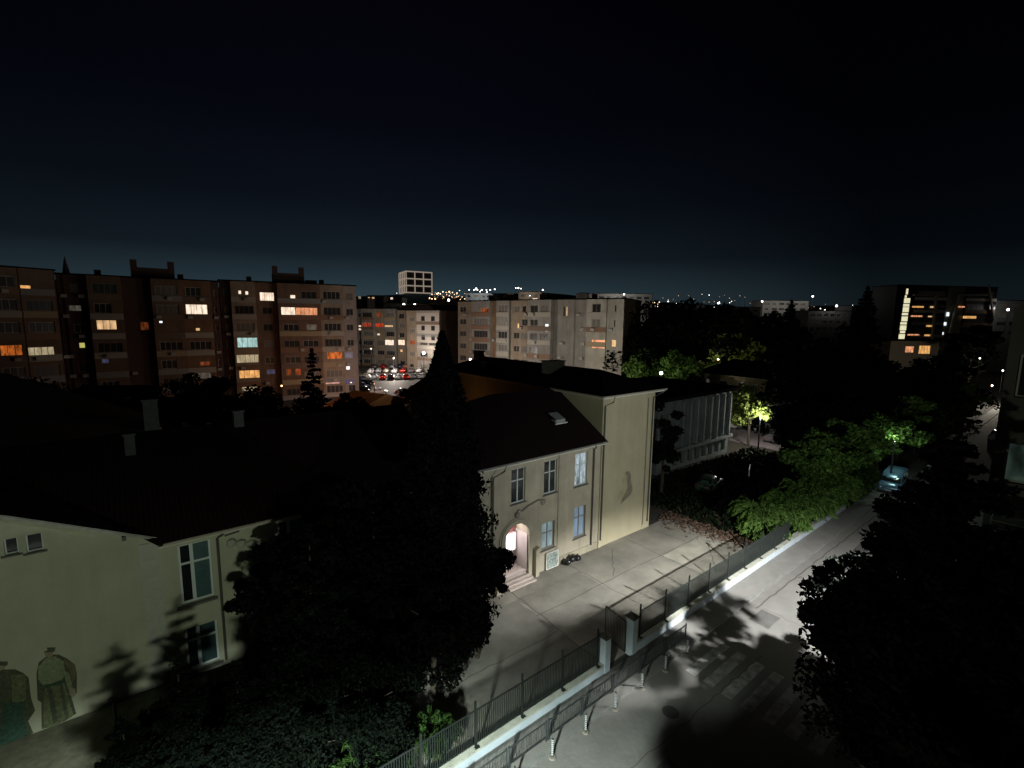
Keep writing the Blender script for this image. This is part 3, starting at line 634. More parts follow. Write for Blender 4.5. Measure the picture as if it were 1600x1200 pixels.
# ------------------------------------------------------------------ building at the right edge
nb = thing('neighbour_building', 'dark rendered block at the right edge with a faint green lit glazed balcony', 'building', (24, 2.2, 0))
M_NB = mat('dark render', (.06, .052, .045), .9, noise=.3, nscale=1)
w = MB(); hs = [(-1.95, -.3, 11.45, 12.9), (-1.95, -.3, 14.5, 16.0), (-1.95, -.3, 8.4, 9.7)]
# face towards the viewer is x=0; use wall() in a turned frame
tmp = MB().wall(-12, 0, 0, 17.6, 0, hs, .25)
w.v = [(y_, x_, z_) for x_, y_, z_ in tmp.v]; w.f = [f[::-1] for f in tmp.f]
w.quad((0, 0, 0), (14, 0, 0), (14, 0, 17.6), (0, 0, 17.6)); w.quad((14, 0, 0), (14, -12, 0), (14, -12, 17.6), (14, 0, 17.6)); w.quad((0, 0, 17.6), (14, 0, 17.6), (14, -12, 17.6), (0, -12, 17.6))
w.build('wall', M_NB, nb)
for i, q in enumerate(hs):
    f = MB()
    for a, b_, c, d in ((q[0], q[0] + .07, q[2], q[3]), (q[1] - .07, q[1], q[2], q[3]), (q[0] + .07, q[1] - .07, q[2], q[2] + .07), (q[0] + .07, q[1] - .07, q[3] - .07, q[3])): f.box(.14, .2, a, b_, c, d)
    o = f.build('window', M_FRAMED, nb); MB().box(.17, .19, q[0] + .03, q[1] - .03, q[2] + .03, q[3] - .03).build('pane', LIT['green'] if i == 0 else M_GLASS, o)
MB().box(-.16, -.002, -3.2, -.02, 9.95, 11.3).build('balcony_parapet', mat('parapet render', (.05, .055, .048), .9, noise=.3), nb)
rl = MB(); rl.bar((-.5, -2.4, 10.35), (-.5, -.25, 10.35), .04); rl.bar((-.5, -.25, 10.35), (-.5, -.25, 9.3), .04); rl.bar((-.5, -2.4, 10.1), (-.5, -.25, 10.1), .03); rl.bar((-.5, -.25, 10.35), (-.16, -.25, 10.35), .04)
rl.build('clothes_rack', mat('rack metal', (.25, .27, .22), .5), nb)

# ------------------------------------------------------------------ generic building with bays
def block(name, label, A, B, ztop, depth, floors, bays, lits=(), wallm=None, group=None, base=0.0, roofm=None, fl0=None, cat='apartment block', extras=True, drops=()):
    """A, B: (px, depth) of the facade's ends; bays: (px0, px1, protrusion, material, style, margin)"""
    a = at(A[0], 500, A[1]); b_ = at(B[0], 500, B[1]); d = Vector((b_.x - a.x, b_.y - a.y, 0)); Lx = d.length; d.normalize(); nrm = Vector((-d.y, d.x, 0))
    root = thing(name, label, cat, (a.x, a.y, 0), math.atan2(d.y, d.x), group)
    def loc(px, py):
        r = RAY(px, py); o = Vector((0, 0, CAM_H)); t = (a - o).dot(nrm) / r.dot(nrm); p = o + r * t
        return ((Vector((p.x, p.y, 0)) - Vector((a.x, a.y, 0))).dot(d), p.z)
    wm = wallm or M_APT
    MB().box(0.02, Lx - .02, .45, depth, base, ztop - .02).build('core', wm, root)
    MB().box(-.15, Lx + .15, -.2, depth + .15, ztop, ztop + .25).build('roof', roofm or M_FLAT, root)
    fh = (ztop - .5 - (fl0 or base)) / floors
    litr = []
    for (x0, y0, x1, y1, k) in lits:
        p, q = loc(x0, y1), loc(x1, y0); litr.append((p[0], q[0], p[1], q[1], k))
    used = set(); nwin = 0
    for (p0, p1, pr, bm, style, mg) in bays:
        s0, s1 = max(0, loc(p0, 480)[0]), min(Lx, loc(p1, 480)[0])
        if s1 - s0 < .5: continue
        holes = []; spec = []
        for i, r in enumerate(litr):
            c = (r[0] + r[1]) / 2
            if s0 <= c < s1 and i not in used:
                used.add(i); h = (max(r[0], s0 + .05), min(r[1], s1 - .05), r[2], r[3]); holes.append(h); spec.append((h, r[4]))
        for fl in range(floors):
            z0 = (fl0 or base) + fl * fh
            for j in range(style[0]):
                ww = (s1 - s0 - 2 * mg) / style[0]; c0 = s0 + mg + ww * j + style[1] / 2; c1 = c0 + ww - style[1]
                za, zb = z0 + style[2], z0 + style[3]
                if rnd.random() < .1: c1 = c0 + (c1 - c0) * .7
                h = (c0, c1, za, zb)
                if any(not (h[1] + .15 < g[0] or h[0] - .15 > g[1] or h[3] + .1 < g[2] or h[2] - .1 > g[3]) for g in holes): continue
                holes.append(h); spec.append((h, 'blind' if rnd.random() < .22 else 'dark'))
        w = MB(); w.wall(s0, s1, base, ztop - .01, -pr, holes, .2)
        if pr:
            w.quad((s0, -pr, base), (s0, -pr, ztop), (s0, .5, ztop), (s0, .5, base)); w.quad((s1, -pr, base), (s1, .5, base), (s1, .5, ztop), (s1, -pr, ztop))
        w.build('facade', bm, root)
        for h, k in spec:
            if k == 'dark' and rnd2.random() < .045 and wm is M_APT: k = rnd2.choice(['rusty', 'dimw', 'warm', 'orange'])
            m = LIT[k] if k in LIT else (M_GLASS2 if k == 'dark' else M_BLIND)
            nwin += 1
            if nwin > 96: 
                continue
            f = MB(); fw = .07; y = -pr + .1
            f.box(h[0], h[0] + fw, y, y + .06, h[2], h[3]).box(h[1] - fw, h[1], y, y + .06, h[2], h[3]).box(h[0] + fw, h[1] - fw, y, y + .06, h[2], h[2] + fw).box(h[0] + fw, h[1] - fw, y, y + .06, h[3] - fw, h[3])
            n = max(1, round((h[1] - h[0]) / .85))
            for q in range(1, n):
                xc = h[0] + (h[1] - h[0]) * q / n; f.box(xc - .03, xc + .03, y - .005, y + .05, h[2] + fw, h[3] - fw)
            o = f.build('window', M_FRAMED if rnd.random() < .4 else M_FRAMEP, root)
            MB().box(h[0] + .02, h[1] - .02, y + .03, y + .05, h[2] + .02, h[3] - .02).build('pane', m, o)
        if pr > .3:
            for fl in range(floors):
                z0 = (fl0 or base) + fl * fh
                pm = rnd.choice(PARA)
                MB().box(s0 + .03, s1 - .03, -pr - .1, -pr - .004, z0 + .02, z0 + .88).box(s0 - .05, s1 + .05, -pr - .14, -pr - .003, z0 - .12, z0 + .018).build('balcony', pm, root)
        if extras:
            for fl in range(floors):
                if rnd.random() < .45:
                    z0 = (fl0 or base) + fl * fh; x_ = rnd.uniform(s0 + .3, max(s0 + .35, s1 - 1.1))
                    MB().box(x_, x_ + .75, -pr - .48, -pr - .15, z0 + .1, z0 + .62).build('air_conditioner', M_AC, root)
    if ztop - base > 12 and extras:
        for k in range(max(1, int(Lx / 9))):
            x_ = rnd.uniform(1, Lx - 2); MB().box(x_, x_ + .9, depth * .4, depth * .4 + .9, ztop + .25, ztop + 1.4).build('chimney', wm, root)
    return root, loc, Lx
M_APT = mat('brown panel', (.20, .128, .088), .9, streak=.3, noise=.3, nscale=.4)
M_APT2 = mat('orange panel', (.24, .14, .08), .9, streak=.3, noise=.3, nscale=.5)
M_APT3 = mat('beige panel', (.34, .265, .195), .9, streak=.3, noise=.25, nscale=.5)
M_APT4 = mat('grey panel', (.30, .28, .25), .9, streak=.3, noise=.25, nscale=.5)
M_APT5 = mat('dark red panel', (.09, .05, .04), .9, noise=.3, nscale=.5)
M_APT6 = mat('lilac panel', (.34, .295, .27), .9, streak=.3, noise=.2, nscale=.4)
PARA = [mat('parapet brown', (.17, .12, .09), .9), mat('parapet pale', (.36, .33, .28), .9), mat('parapet rust', (.22, .13, .085), .9), mat('parapet grey', (.24, .23, .22), .9), mat('parapet cream', (.34, .27, .17), .9)]
M_FLAT = mat('flat roof felt', (.008, .007, .007), 1.0, spec=0)
M_GLASS2 = mat('dark flat glass', (.02, .02, .022), .35)
M_BLIND = mat('pale blind', (.15, .135, .12), .7)
M_FRAMEP = mat('pale frame', (.40, .38, .34), .6)
M_AC = mat('air conditioner shell', (.34, .33, .30), .6)
W1 = (1, .5, .95, 2.35); W2 = (2, .7, .95, 2.35); WB = (1, .35, .95, 2.55); WS = (1, .2, 1.0, 2.3)

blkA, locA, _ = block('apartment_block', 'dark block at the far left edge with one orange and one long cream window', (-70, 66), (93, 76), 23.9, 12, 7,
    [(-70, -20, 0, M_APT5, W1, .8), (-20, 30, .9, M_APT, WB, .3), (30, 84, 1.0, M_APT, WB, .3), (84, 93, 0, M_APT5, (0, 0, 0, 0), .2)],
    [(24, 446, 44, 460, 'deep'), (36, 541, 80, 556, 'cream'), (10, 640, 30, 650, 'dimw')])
blkB, locB, _ = block('apartment_block', 'brown apartment block with rooftop machine room, in the middle of the left terrace', (93.5, 78), (345, 92), 23.6, 12, 7,
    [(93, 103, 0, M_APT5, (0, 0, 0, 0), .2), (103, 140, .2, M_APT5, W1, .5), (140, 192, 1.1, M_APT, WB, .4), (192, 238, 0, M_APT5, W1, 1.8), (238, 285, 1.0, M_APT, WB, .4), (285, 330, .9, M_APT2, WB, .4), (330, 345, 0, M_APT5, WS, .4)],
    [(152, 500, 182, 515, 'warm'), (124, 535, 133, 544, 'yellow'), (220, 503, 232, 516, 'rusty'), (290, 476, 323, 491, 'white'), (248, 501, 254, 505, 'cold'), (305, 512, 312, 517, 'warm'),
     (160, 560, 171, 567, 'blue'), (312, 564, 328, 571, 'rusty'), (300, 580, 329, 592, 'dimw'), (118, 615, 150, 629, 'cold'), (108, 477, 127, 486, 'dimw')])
blkC, locC, LC = block('apartment_block', 'brown block with many lit windows, next to the car park', (345.5, 92.4), (557.5, 105), 23.9, 12, 7,
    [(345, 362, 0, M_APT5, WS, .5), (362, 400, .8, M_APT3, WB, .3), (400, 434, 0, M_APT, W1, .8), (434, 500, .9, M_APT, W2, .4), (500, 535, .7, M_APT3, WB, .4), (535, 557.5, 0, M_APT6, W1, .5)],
    [(372, 454, 377, 460, 'white'), (383, 455, 388, 461, 'white'), (406, 457, 428, 470, 'white'), (453, 461, 461, 471, 'white'), (439, 480, 461, 495, 'white'), (462, 481, 495, 495, 'peach'), (371, 527, 402, 543, 'cyan'),
     (370, 553, 408, 567, 'cream'), (374, 577, 408, 591, 'deep'), (378, 602, 402, 611, 'cream'), (479, 507, 494, 516, 'dimw'), (511, 549, 534, 561, 'orange'), (447, 575, 455, 586, 'rusty'), (461, 575, 470, 586, 'rusty'),
     (541, 572, 547, 578, 'cold'), (417, 577, 430, 585, 'blue'), (538, 550, 552, 560, 'purple'), (508, 593, 530, 600, 'pink'), (538, 592, 554, 601, 'blue')])
# machine rooms on the roofs, antenna
def roofbox(root, loc, px0, px1, ztop, y0, y1, h, posts=True):
    s0, s1 = loc(px0, 450)[0], loc(px1, 450)[0]
    o = MB().box(s0, s1, y0, y1, ztop + .25, ztop + h).build('machine_room', M_APT5, root)
    if posts:
        for xa in (s0 - .05, s1 - .9): MB().box(xa, xa + .95, y0 - .05, y0 + .9, ztop + .25, ztop + h + 1.3).build('vent_stack', M_APT5, root)
roofbox(blkB, locB, 207, 275, 23.6, 1.5, 5, 2.0); roofbox(blkC, locC, 428, 477, 23.9, 1.5, 5, 2.2); roofbox(blkC, locC, 480, 497, 23.9, 1.5, 4, 1.0, False)
s_ = locB(105, 450)[0]; MB().tube([(s_, 1, 23.8), (s_, 1, 26.6)], [.5, .03], 4).build('antenna', M_IRONB, blkB)

blkD, locD, _ = block('apartment_block', 'pale apartment block with red lit windows behind the car park', (556, 172), (620, 166), 20.4, 12, 6,
    [(556, 566, 0, M_APT4, WS, .6), (566, 586, 1.0, M_APT4, WB, .5), (586, 602, .3, M_APT3, WB, .5), (602, 620, .8, M_APT4, WB, .5)],
    [(560, 508, 565, 511, 'white'), (560, 513, 565, 516, 'white'), (569, 504, 582, 511, 'red'), (587, 505, 600, 511, 'red'), (603, 508, 616, 511, 'warm'), (603, 531, 617, 539, 'white'), (590, 521, 594, 524, 'white')], extras=False)
blkD2, locD2, _ = block('apartment_block', 'narrow apartment block with a bright white lit window beside the white walled block', (620.5, 165.5), (634, 164), 19.9, 12, 6,
    [(620.5, 634, 0, M_APT3, WB, .6)], [(621, 531, 632, 539, 'white'), (625, 546, 629, 550, 'warm')], extras=False)
blkE, locE, _ = block('apartment_block', 'white and brown walled block with dark overhanging roof left of the tall cypress', (634.5, 158), (688, 150), 19.7, 14, 5,
    [(634.5, 652, 0, M_APT3, WS, 1.2), (652, 688, .4, M_APT6, W2, 1.0)], [], extras=False)
MB().prism([(-1.5, 19.95), (13.5, 19.95), (12, 21.6), (0, 21.6)], -1.5, 15).build('hipped_roof', M_FLAT, blkE)
s0, s1 = locE(652, 500)[0], locE(688, 500)[0]
MB().box(s0 + .1, s1 - .1, -.46, -.404, 9.5, 19.0).build('white_render', mat('white render', (.45, .40, .35), .9, noise=.1), blkE)
for zz in (10.3, 13.4, 16.4):
    for xx in (s0 + 2.2, s1 - 3.4): MB().box(xx, xx + 1.5, -.52, -.462, zz, zz + 1.5).build('window', M_GLASS2, blkE)

blkF, locF, _ = block('apartment_block', 'patchwork block with orange and grey balconies behind the school roof', (715.5, 118), (865, 101), 21.3, 3, 7,
    [(715.5, 731, 0, M_APT3, WS, .5), (731, 741, 0, M_APT3, (0, 0, 0, 0), .3), (741, 769, .9, M_APT4, WB, .5), (769, 779, 0, M_APT2, (0, 0, 0, 0), .3), (779, 799, .8, M_APT4, WB, .4), (799, 829, 0, M_APT3, W2, .4), (829, 865, 1.0, M_APT4, W2, .3)],
    [(755, 481, 768, 491, 'rusty'), (808, 505, 811, 513, 'warm'), (855, 506, 861, 518, 'cold'), (792, 503, 795, 512, 'dimw'), (845, 552, 849, 556, 'dimw')])
M_APT7 = mat('pale end wall panel', (.44, .41, .35), .9, streak=.3, noise=.2, nscale=.5)
blkF2, locF2, _ = block('apartment_block', 'grey end wing of the patchwork block with an amber window row', (865.5, 101), (975, 94), 21.3, 14, 7,
    [(865.5, 898, 0, M_APT4, (0, 0, 0, 0), 1.0), (898, 918, -.2, M_APT4, (0, 0, 0, 0), .6), (918, 949, .5, M_APT7, WB, 1.0), (949, 975, 0, M_APT7, W1, 1.2)],
    [(925, 531, 950, 544, 'peach'), (955, 531, 963, 542, 'warm'), (945, 515, 948, 519, 'cold'), (922, 578, 946, 583, 'pink'), (880, 479, 883, 494, 'dark'), (884, 479, 887, 494, 'dark')])

# back school building with fins
bk = thing('annex_building', 'long low grey annex with tall vertical fins beyond the yard', 'building', (44.2, 29.8, 0))
M_ANX = mat('annex concrete', (.15, .175, .17), .9, noise=.25, nscale=.6)
hs = [(3.2 + k * 1.55, 4.1 + k * 1.55, 3.2, 7.4) for k in range(8)] + [(3.2 + k * 1.55, 4.2 + k * 1.55, .5, 2.1) for k in range(8)] + [(.5, 1.4, 3.4, 6.8), (1.7, 2.5, 3.4, 6.8)]
w = MB().wall(0, 15.8, 0, 8.4, 0, hs, .45); w.quad((15.8, 0, 0), (15.8, 12, 0), (15.8, 12, 8.4), (15.8, 0, 8.4)); w.quad((0, 0, 0), (0, 0, 8.4), (0, 12, 8.4), (0, 12, 0)); w.quad((0, 12, 0), (0, 12, 8.4), (15.8, 12, 8.4), (15.8, 12, 0))
w.build('wall', M_ANX, bk)
for q in hs: window_unit(bk, *q, .22, M_GLASS2, 1, (.5,), .06, M_FRAMED, False)
for k in range(9): MB().box(2.95 + k * 1.55 - .12, 2.95 + k * 1.55 + .12, -.35, -.002, 2.6, 8.0).build('fin', M_ANX, bk)
MB().box(-.6, 16.4, -.9, 12.6, 8.4, 8.85).build('roof', M_FLAT, bk); MB().box(-.2, 16, -.55, -.004, 2.25, 2.55).build('ledge', M_ANX, bk)

# hip roofed house
hsx = thing('hipped_house', 'ochre walled house with low hipped roof and a white window, behind the annex', 'house', (86.0, 36.5, 0), math.radians(90))
M_HO = mat('house ochre', (.30, .25, .15), .9, noise=.25, nscale=.8)
hh = [(7.2, 8.8, 4.6, 6.2), (1.4, 2.6, 4.4, 6.1), (10.5, 11.3, 4.8, 6.2), (4.0, 5.2, 4.6, 6.2)]
w = MB().wall(-1, 13, 0, 7.2, 0, hh, .2); w.quad((-1, 0, 0), (-1, 0, 7.2), (-1, -12, 7.2), (-1, -12, 0)); w.quad((13, 0, 0), (13, 0, 7.2), (13, -12, 7.2), (13, -12, 0))
# house extends away from the viewer (local -y is towards +x world)
w.v = [(x_, -y_ if False else y_, z_) for x_, y_, z_ in w.v]
w.build('wall', M_HO, hsx)
for i, q in enumerate(hh):
    f = MB().box(q[0], q[1], .02, .06, q[2], q[3]).build('window', M_FRAMEW, hsx); MB().box(q[0] + .12, q[1] - .12, .062, .09, q[2] + .12, q[3] - .12).build('pane', LIT['dimw'] if i == 2 else M_GLASS2, f)
r = MB(); r.quad((-1.8, .9, 7.2), (13.8, .9, 7.2), (9, -5.5, 9.9), (3.5, -5.5, 9.9)); r.quad((-1.8, .9, 7.2), (3.5, -5.5, 9.9), (-1.8, -12.9, 7.2)); r.quad((13.8, .9, 7.2), (13.8, -12.9, 7.2), (9, -5.5, 9.9)); r.quad((-1.8, -12.9, 7.2), (3.5, -5.5, 9.9), (9, -5.5, 9.9), (13.8, -12.9, 7.2)); r.quad((-1.8, .9, 7.1), (-1.8, -12.9, 7.1), (13.8, -12.9, 7.1), (13.8, .9, 7.1))
r.build('roof', M_FLAT, hsx); MB().tube([(-1.8, .95, 7.2), (13.8, .95, 7.2)], [.09, .09], 6).build('gutter', mat('pale gutter', (.38, .33, .27)), hsx)
MB().ball((6.4, .25, 5.3), .45, 14, 8, sy=.3).build('satellite_dish', M_AC, hsx); MB().box(9.6, 10.5, -4.5, -3.6, 8.6, 10.3).build('chimney', M_FLAT, hsx)

# small sheds with orange lit tiles
def gable_shed(px, py, dep, L_, W_, h, rh, rz, label, m):
    p = at(px, py, dep); t = thing('tiled_shed', label, 'shed', (p.x, p.y, 0), rz)
    MB().box(-L_ / 2, L_ / 2, -W_ / 2, W_ / 2, 0, h).build('wall', M_APT, t)
    MB().prism([(-L_ / 2 - .3, h), (L_ / 2 + .3, h), (0, h + rh)], -W_ / 2 - .3, W_ / 2 + .3).build('roof', m, t)
M_OTILE = stripes_mat('orange tiles', (.34, .15, .05), (.24, .10, .04), 2.2, 'Y')
gable_shed(578, 622, 84, 13, 8, 2.0, 1.9, math.radians(20), 'shed with sodium lit orange roof in front of the car park', M_OTILE)
gable_shed(742, 592, 62, 9, 15, 7.6, 2.2, math.radians(15), 'house with orange lit tiled roof behind the taller school roof', M_OTILE)
gable_shed(180, 610, 62, 9, 7, 7.0, .9, math.radians(60), 'small greenish rendered house in front of the brown terrace', M_FLAT)

# ------------------------------------------------------------------ tower with lit grid
tp = at(650, 500, 400)
tw = thing('lattice_tower', 'tall dark tower crowned by a floodlit white lattice box, far behind the blocks', 'tower', (tp.x, tp.y, 0), HEAD - math.pi / 2 + math.radians(28))
MB().box(-8, 9, -8, 8, terr(tp.x, tp.y) - 3, 41).build('shaft', mat('tower teal glass', (.06, .12, .13), .5), tw)
MB().box(-10.3, 10.3, -10.3, 10.3, 38.2, 54.6).build('crown_core', mat('crown dark', (.05, .045, .045), .6), tw)
M_GRID = mat('lit lattice', (.6, .5, .42), .6, emit=(.85, .70, .56), estr=.30)  # floodlight on the frame put in as weak emission
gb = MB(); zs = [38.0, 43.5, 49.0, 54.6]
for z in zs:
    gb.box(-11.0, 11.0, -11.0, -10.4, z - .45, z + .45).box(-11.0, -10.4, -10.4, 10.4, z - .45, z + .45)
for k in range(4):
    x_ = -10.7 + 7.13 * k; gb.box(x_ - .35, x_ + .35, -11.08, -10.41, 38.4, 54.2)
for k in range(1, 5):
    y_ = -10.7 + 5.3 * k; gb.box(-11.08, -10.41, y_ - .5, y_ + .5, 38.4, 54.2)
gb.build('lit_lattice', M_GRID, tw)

# ------------------------------------------------------------------ far flat buildings
def farb(px0, px1, ytop, dep, col, label, lits=(), depth=14, rows=2, wn=4, name='distant_building'):
    zt = at((px0 + px1) / 2, ytop, dep).z
    m = mat('far wall %.2f %.2f %.2f' % col, col, .9, noise=.2, nscale=.2)
    base = terr(*at((px0 + px1) / 2, 500, dep).xy) - 2
    r, l, Lx = block(name, label, (px0, dep), (px1, dep), zt, depth, rows, [(px0, px1, 0, m, (wn, 1.2, 1.0, 2.4), .8)], lits, m, base=base, fl0=zt - .5 - 3.2 * rows, cat='building', extras=False)
    return r
farb(919, 1018, 459, 240, (.42, .42, .38), 'long white flat roofed block floodlit behind the patchwork block', [], rows=2, wn=8)
farb(905, 917, 458, 232, (.40, .36, .30), 'small pale rooftop cube left of the long white block')
farb(810, 846, 456, 260, (.40, .30, .20), 'beige rooftop block above the patchwork block', [(832, 466, 840, 469, 'white')], wn=3)
farb(771, 808, 459, 280, (.10, .10, .10), 'dark long block with a thin pale roof band', [(792, 457.5, 803, 460, 'dimw')], wn=3)
farb(727, 769, 458, 300, (.42, .47, .50), 'bluish white block under the hillside lamps', [(740, 461, 748, 464, 'dimw')], wn=5)
farb(700, 716, 489, 185, (.35, .36, .33), 'low white house with a floodlight beside the tall cypress', [], wn=2)
farb(560, 574, 466, 230, (.22, .17, .14), 'brown far block with a cream lit window', [(558, 463, 564, 467, 'cream')], wn=2)
farb(575, 600, 462, 250, (.26, .22, .17), 'tan far block with two lit windows under the tower', [(574, 464, 578, 467, 'warm'), (581, 464, 585, 467, 'warm')], wn=3)
farb(601, 628, 464, 260, (.26, .25, .20), 'grey green far block left of the lattice tower', [(610, 464.5, 614, 468, 'white')], wn=3)
farb(600, 664, 474, 215, (.20, .19, .15), 'wide dull block below the lattice tower', [], wn=5)
farb(663, 702, 483, 205, (.10, .10, .09), 'dark roofed block right of the lattice tower', [], wn=4)
farb(1190, 1262, 470, 300, (.34, .33, .30), 'long pale grey hall on the right skyline', [], wn=6)
farb(1142, 1188, 480, 280, (.30, .30, .28), 'low arched pale hall left of the grey hall', [], wn=4)
farb(1262, 1330, 486, 230, (.17, .17, .16), 'dim grey office block with a window band left of the pointed conifer', [], rows=3, wn=6)
farb(1552, 1640, 470, 175, (.13, .14, .14), 'dark block right of the lit glass offices', [], rows=4, wn=4)
farb(1330, 1395, 478, 260, (.14, .14, .13), 'dim long building left of the lit glass offices', [], wn=5)
farb(1040, 1100, 476, 330, (.15, .14, .13), 'dark low building on the skyline behind the round tree', [], wn=3)
farb(1180, 1230, 497, 130, (.10, .10, .09), 'dim low house roof among the green trees', [], rows=1, wn=3)

# glass office block
ofb, locO, LO = block('office_building', 'dark glass office block with a lit stair strip and thin amber slits', (1398, 163), (1552, 170), at(1470, 447, 165).z, 10, 7,
    [(1398, 1426, 0, mat('office glass', (.012, .012, .013), .3, spec=.2), (0, 0, 0, 0), .2), (1426, 1475, .6, MATS['office glass'], (1, .6, 1.2, 2.9), .4), (1475, 1505, 0, mat('office stone', (.13, .13, .10), .7), (0, 0, 0, 0), .3), (1505, 1552, .6, MATS['office glass'], (1, .6, 1.2, 2.9), .4)],
    [], MATS['office glass'], cat='office block', extras=False)
def lit_panel(x0, y0, x1, y1, k, name='lit_slit', off=-.75, root=ofb, loc=locO):
    a, b_ = loc(x0, y1), loc(x1, y0); return MB().box(a[0], b_[0], off, off + .08, a[1], b_[1]).build(name, LIT[k], root)
for (x0, y0, x1, y1) in ((1415, 451, 1419, 460), (1413.5, 461.5, 1416.5, 465), (1412, 466, 1422, 473.5), (1411, 475, 1420.5, 479), (1410, 480, 1420, 487.5), (1409, 489, 1418.5, 492.5), (1408, 494.5, 1418, 502), (1406.5, 503.5, 1416.5, 507), (1405.5, 508.5, 1416, 516), (1406, 517, 1414, 520.5), (1403.5, 522, 1413.5, 530), (1403, 531, 1411, 534)):
    lit_panel(x0, y0, x1, y1, 'paleyl', 'stair_window', -.12)
for (x0, y0, x1, y1, k) in ((1422, 478.5, 1440, 480.5, 'deep'), (1450, 478.5, 1455, 481, 'warm'), (1420, 493, 1438, 495, 'peach'), (1447, 493.5, 1453, 495.5, 'warm'), (1444, 508, 1453, 510.5, 'deep'), (1415, 522, 1433, 524, 'peach'), (1441, 522.5, 1450, 525, 'deep'),
                            (1493, 478.5, 1504, 480.5, 'peach'), (1501, 494, 1522, 497.5, 'deep'), (1478, 524, 1484, 527, 'peach'), (1491, 524.5, 1497, 527, 'warm')):
    lit_panel(x0, y0, x1, y1, k)
for (x0, y0, x1, y1) in ((1459, 489, 1464, 494), (1477, 488, 1482, 494), (1459, 503.5, 1463, 508), (1473, 503.5, 1477.5, 508.5), (1459, 518.5, 1463, 523), (1468.5, 519, 1473, 523)):
    lit_panel(x0, y0, x1, y1, 'cold', 'spot_lamp', -.35)
M_OF = mat('office frame', (.22, .21, .16), .7)
def obar(x0, y0, x1, y1, w_=.5):
    a, b_ = locO(x0, y0), locO(x1, y1); MB().bar((a[0], -.95, a[1]), (b_[0], -.95, b_[1]), w_, .4).build('facade_frame', M_OF, ofb)
obar(1423, 461, 1445, 461, .5); obar(1459, 460, 1452, 530, .9); obar(1494, 461, 1537, 461, .9); obar(1494, 461, 1478, 528, .9); obar(1462, 479, 1485, 479, .4); obar(1540, 445, 1548, 500, .5); obar(1460, 480, 1460, 490, .4); obar(1483, 480, 1480, 490, .4); obar(1484, 510, 1524, 511, .6)
# low house with amber windows in front of it
lh, locL, _ = block('low_house', 'low house with two amber curtained windows under the glass offices', (1396, 128), (1475, 128), at(1430, 533, 128).z, 10, 3,
    [(1396, 1475, 0, mat('low house wall', (.15, .13, .09), .9, noise=.3), (0, 0, 0, 0), .3)], [(1414, 541, 1429, 551, 'peach'), (1435, 540, 1455, 553, 'deep')], cat='house', extras=False)

# ------------------------------------------------------------------ foliage
def leaves(name, C, S, m, parent, flat=0.0, aspect=1.6, D=None, jit=.35):
    """C (n,3) centres, S sizes: one small bent quad per leaf clump"""
    n = len(C); a = RS.normal(size=(n, 3))
    if D is not None: a = D + a * jit
    a[:, 2] *= (1 - flat); a /= np.linalg.norm(a, axis=1)[:, None]
    b = RS.normal(size=(n, 3)); b -= (b * a).sum(1)[:, None] * a; b /= np.linalg.norm(b, axis=1)[:, None]
    S = np.asarray(S)[:, None]
    V = np.stack([C - a * S * aspect * .5, C + b * S * .5, C + a * S * aspect * .5, C - b * S * .5], 1).reshape(-1, 3)
    me = bpy.data.meshes.new(name); me.vertices.add(4 * n); me.vertices.foreach_set('co', V.astype(np.float32).ravel())
    me.loops.add(4 * n); me.loops.foreach_set('vertex_index', np.arange(4 * n, dtype=np.int32))
    me.polygons.add(n); me.polygons.foreach_set('loop_start', np.arange(0, 4 * n, 4, dtype=np.int32)); me.polygons.foreach_set('loop_total', np.full(n, 4, dtype=np.int32))
    me.update(calc_edges=True); me.materials.append(m)
    o = bpy.data.objects.new(name, me); COL.objects.link(o); o.parent = parent
    return o

def trunk(t, h, r, limbs=6, spread=2.0, z0=.35):
    b = MB(); b.tube([(0, 0, -.2), (.05, .02, h * .3), (-.05, .05, h * .6), (0, 0, h * .9)], [r, r * .8, r * .5, r * .12], 8)
    for k in range(limbs):
        a = k * 2.4 + rnd.random(); z = h * (z0 + (.85 - z0) * k / max(1, limbs)); l = spread * (1.1 - .6 * k / limbs)
        b.tube([(0, 0, z), (l * .5 * math.cos(a), l * .5 * math.sin(a), z + l * .25), (l * math.cos(a), l * math.sin(a), z + l * .6)], [r * .4, r * .22, .02], 6)
    b.build('trunk', M_TRUNK, t)

def cypress(x, y, h, rad, label, n=26000, leaf=.16, m='cypress', name='cypress_tree', group=None):
    t = thing(name, label, 'tree', (x, y, 0), rnd.uniform(0, 6), group)
    trunk(t, h, .22, 0)
    z = RS.rand(n) ** .9; prof = np.interp(z, [0, .06, .2, .4, .6, .8, .93, 1], [.35, .75, 1.0, .93, .72, .42, .16, .02])
    th = RS.rand(n) * 2 * math.pi; lob = 1 + .13 * np.sin(th * 5 + z * 9) + .10 * np.sin(th * 11 - z * 31) + .08 * np.sin(z * 60 + th * 3)
    r = rad * prof * lob * (RS.rand(n) ** .22) * (1 + .10 * RS.normal(size=n))
    C = np.stack([r * np.cos(th), r * np.sin(th), .25 + z * h * .99], 1)
    leaves('crown', C, leaf * (.6 + .9 * RS.rand(n)), M_LEAF[m], t, -.8, 2.2)
    return t

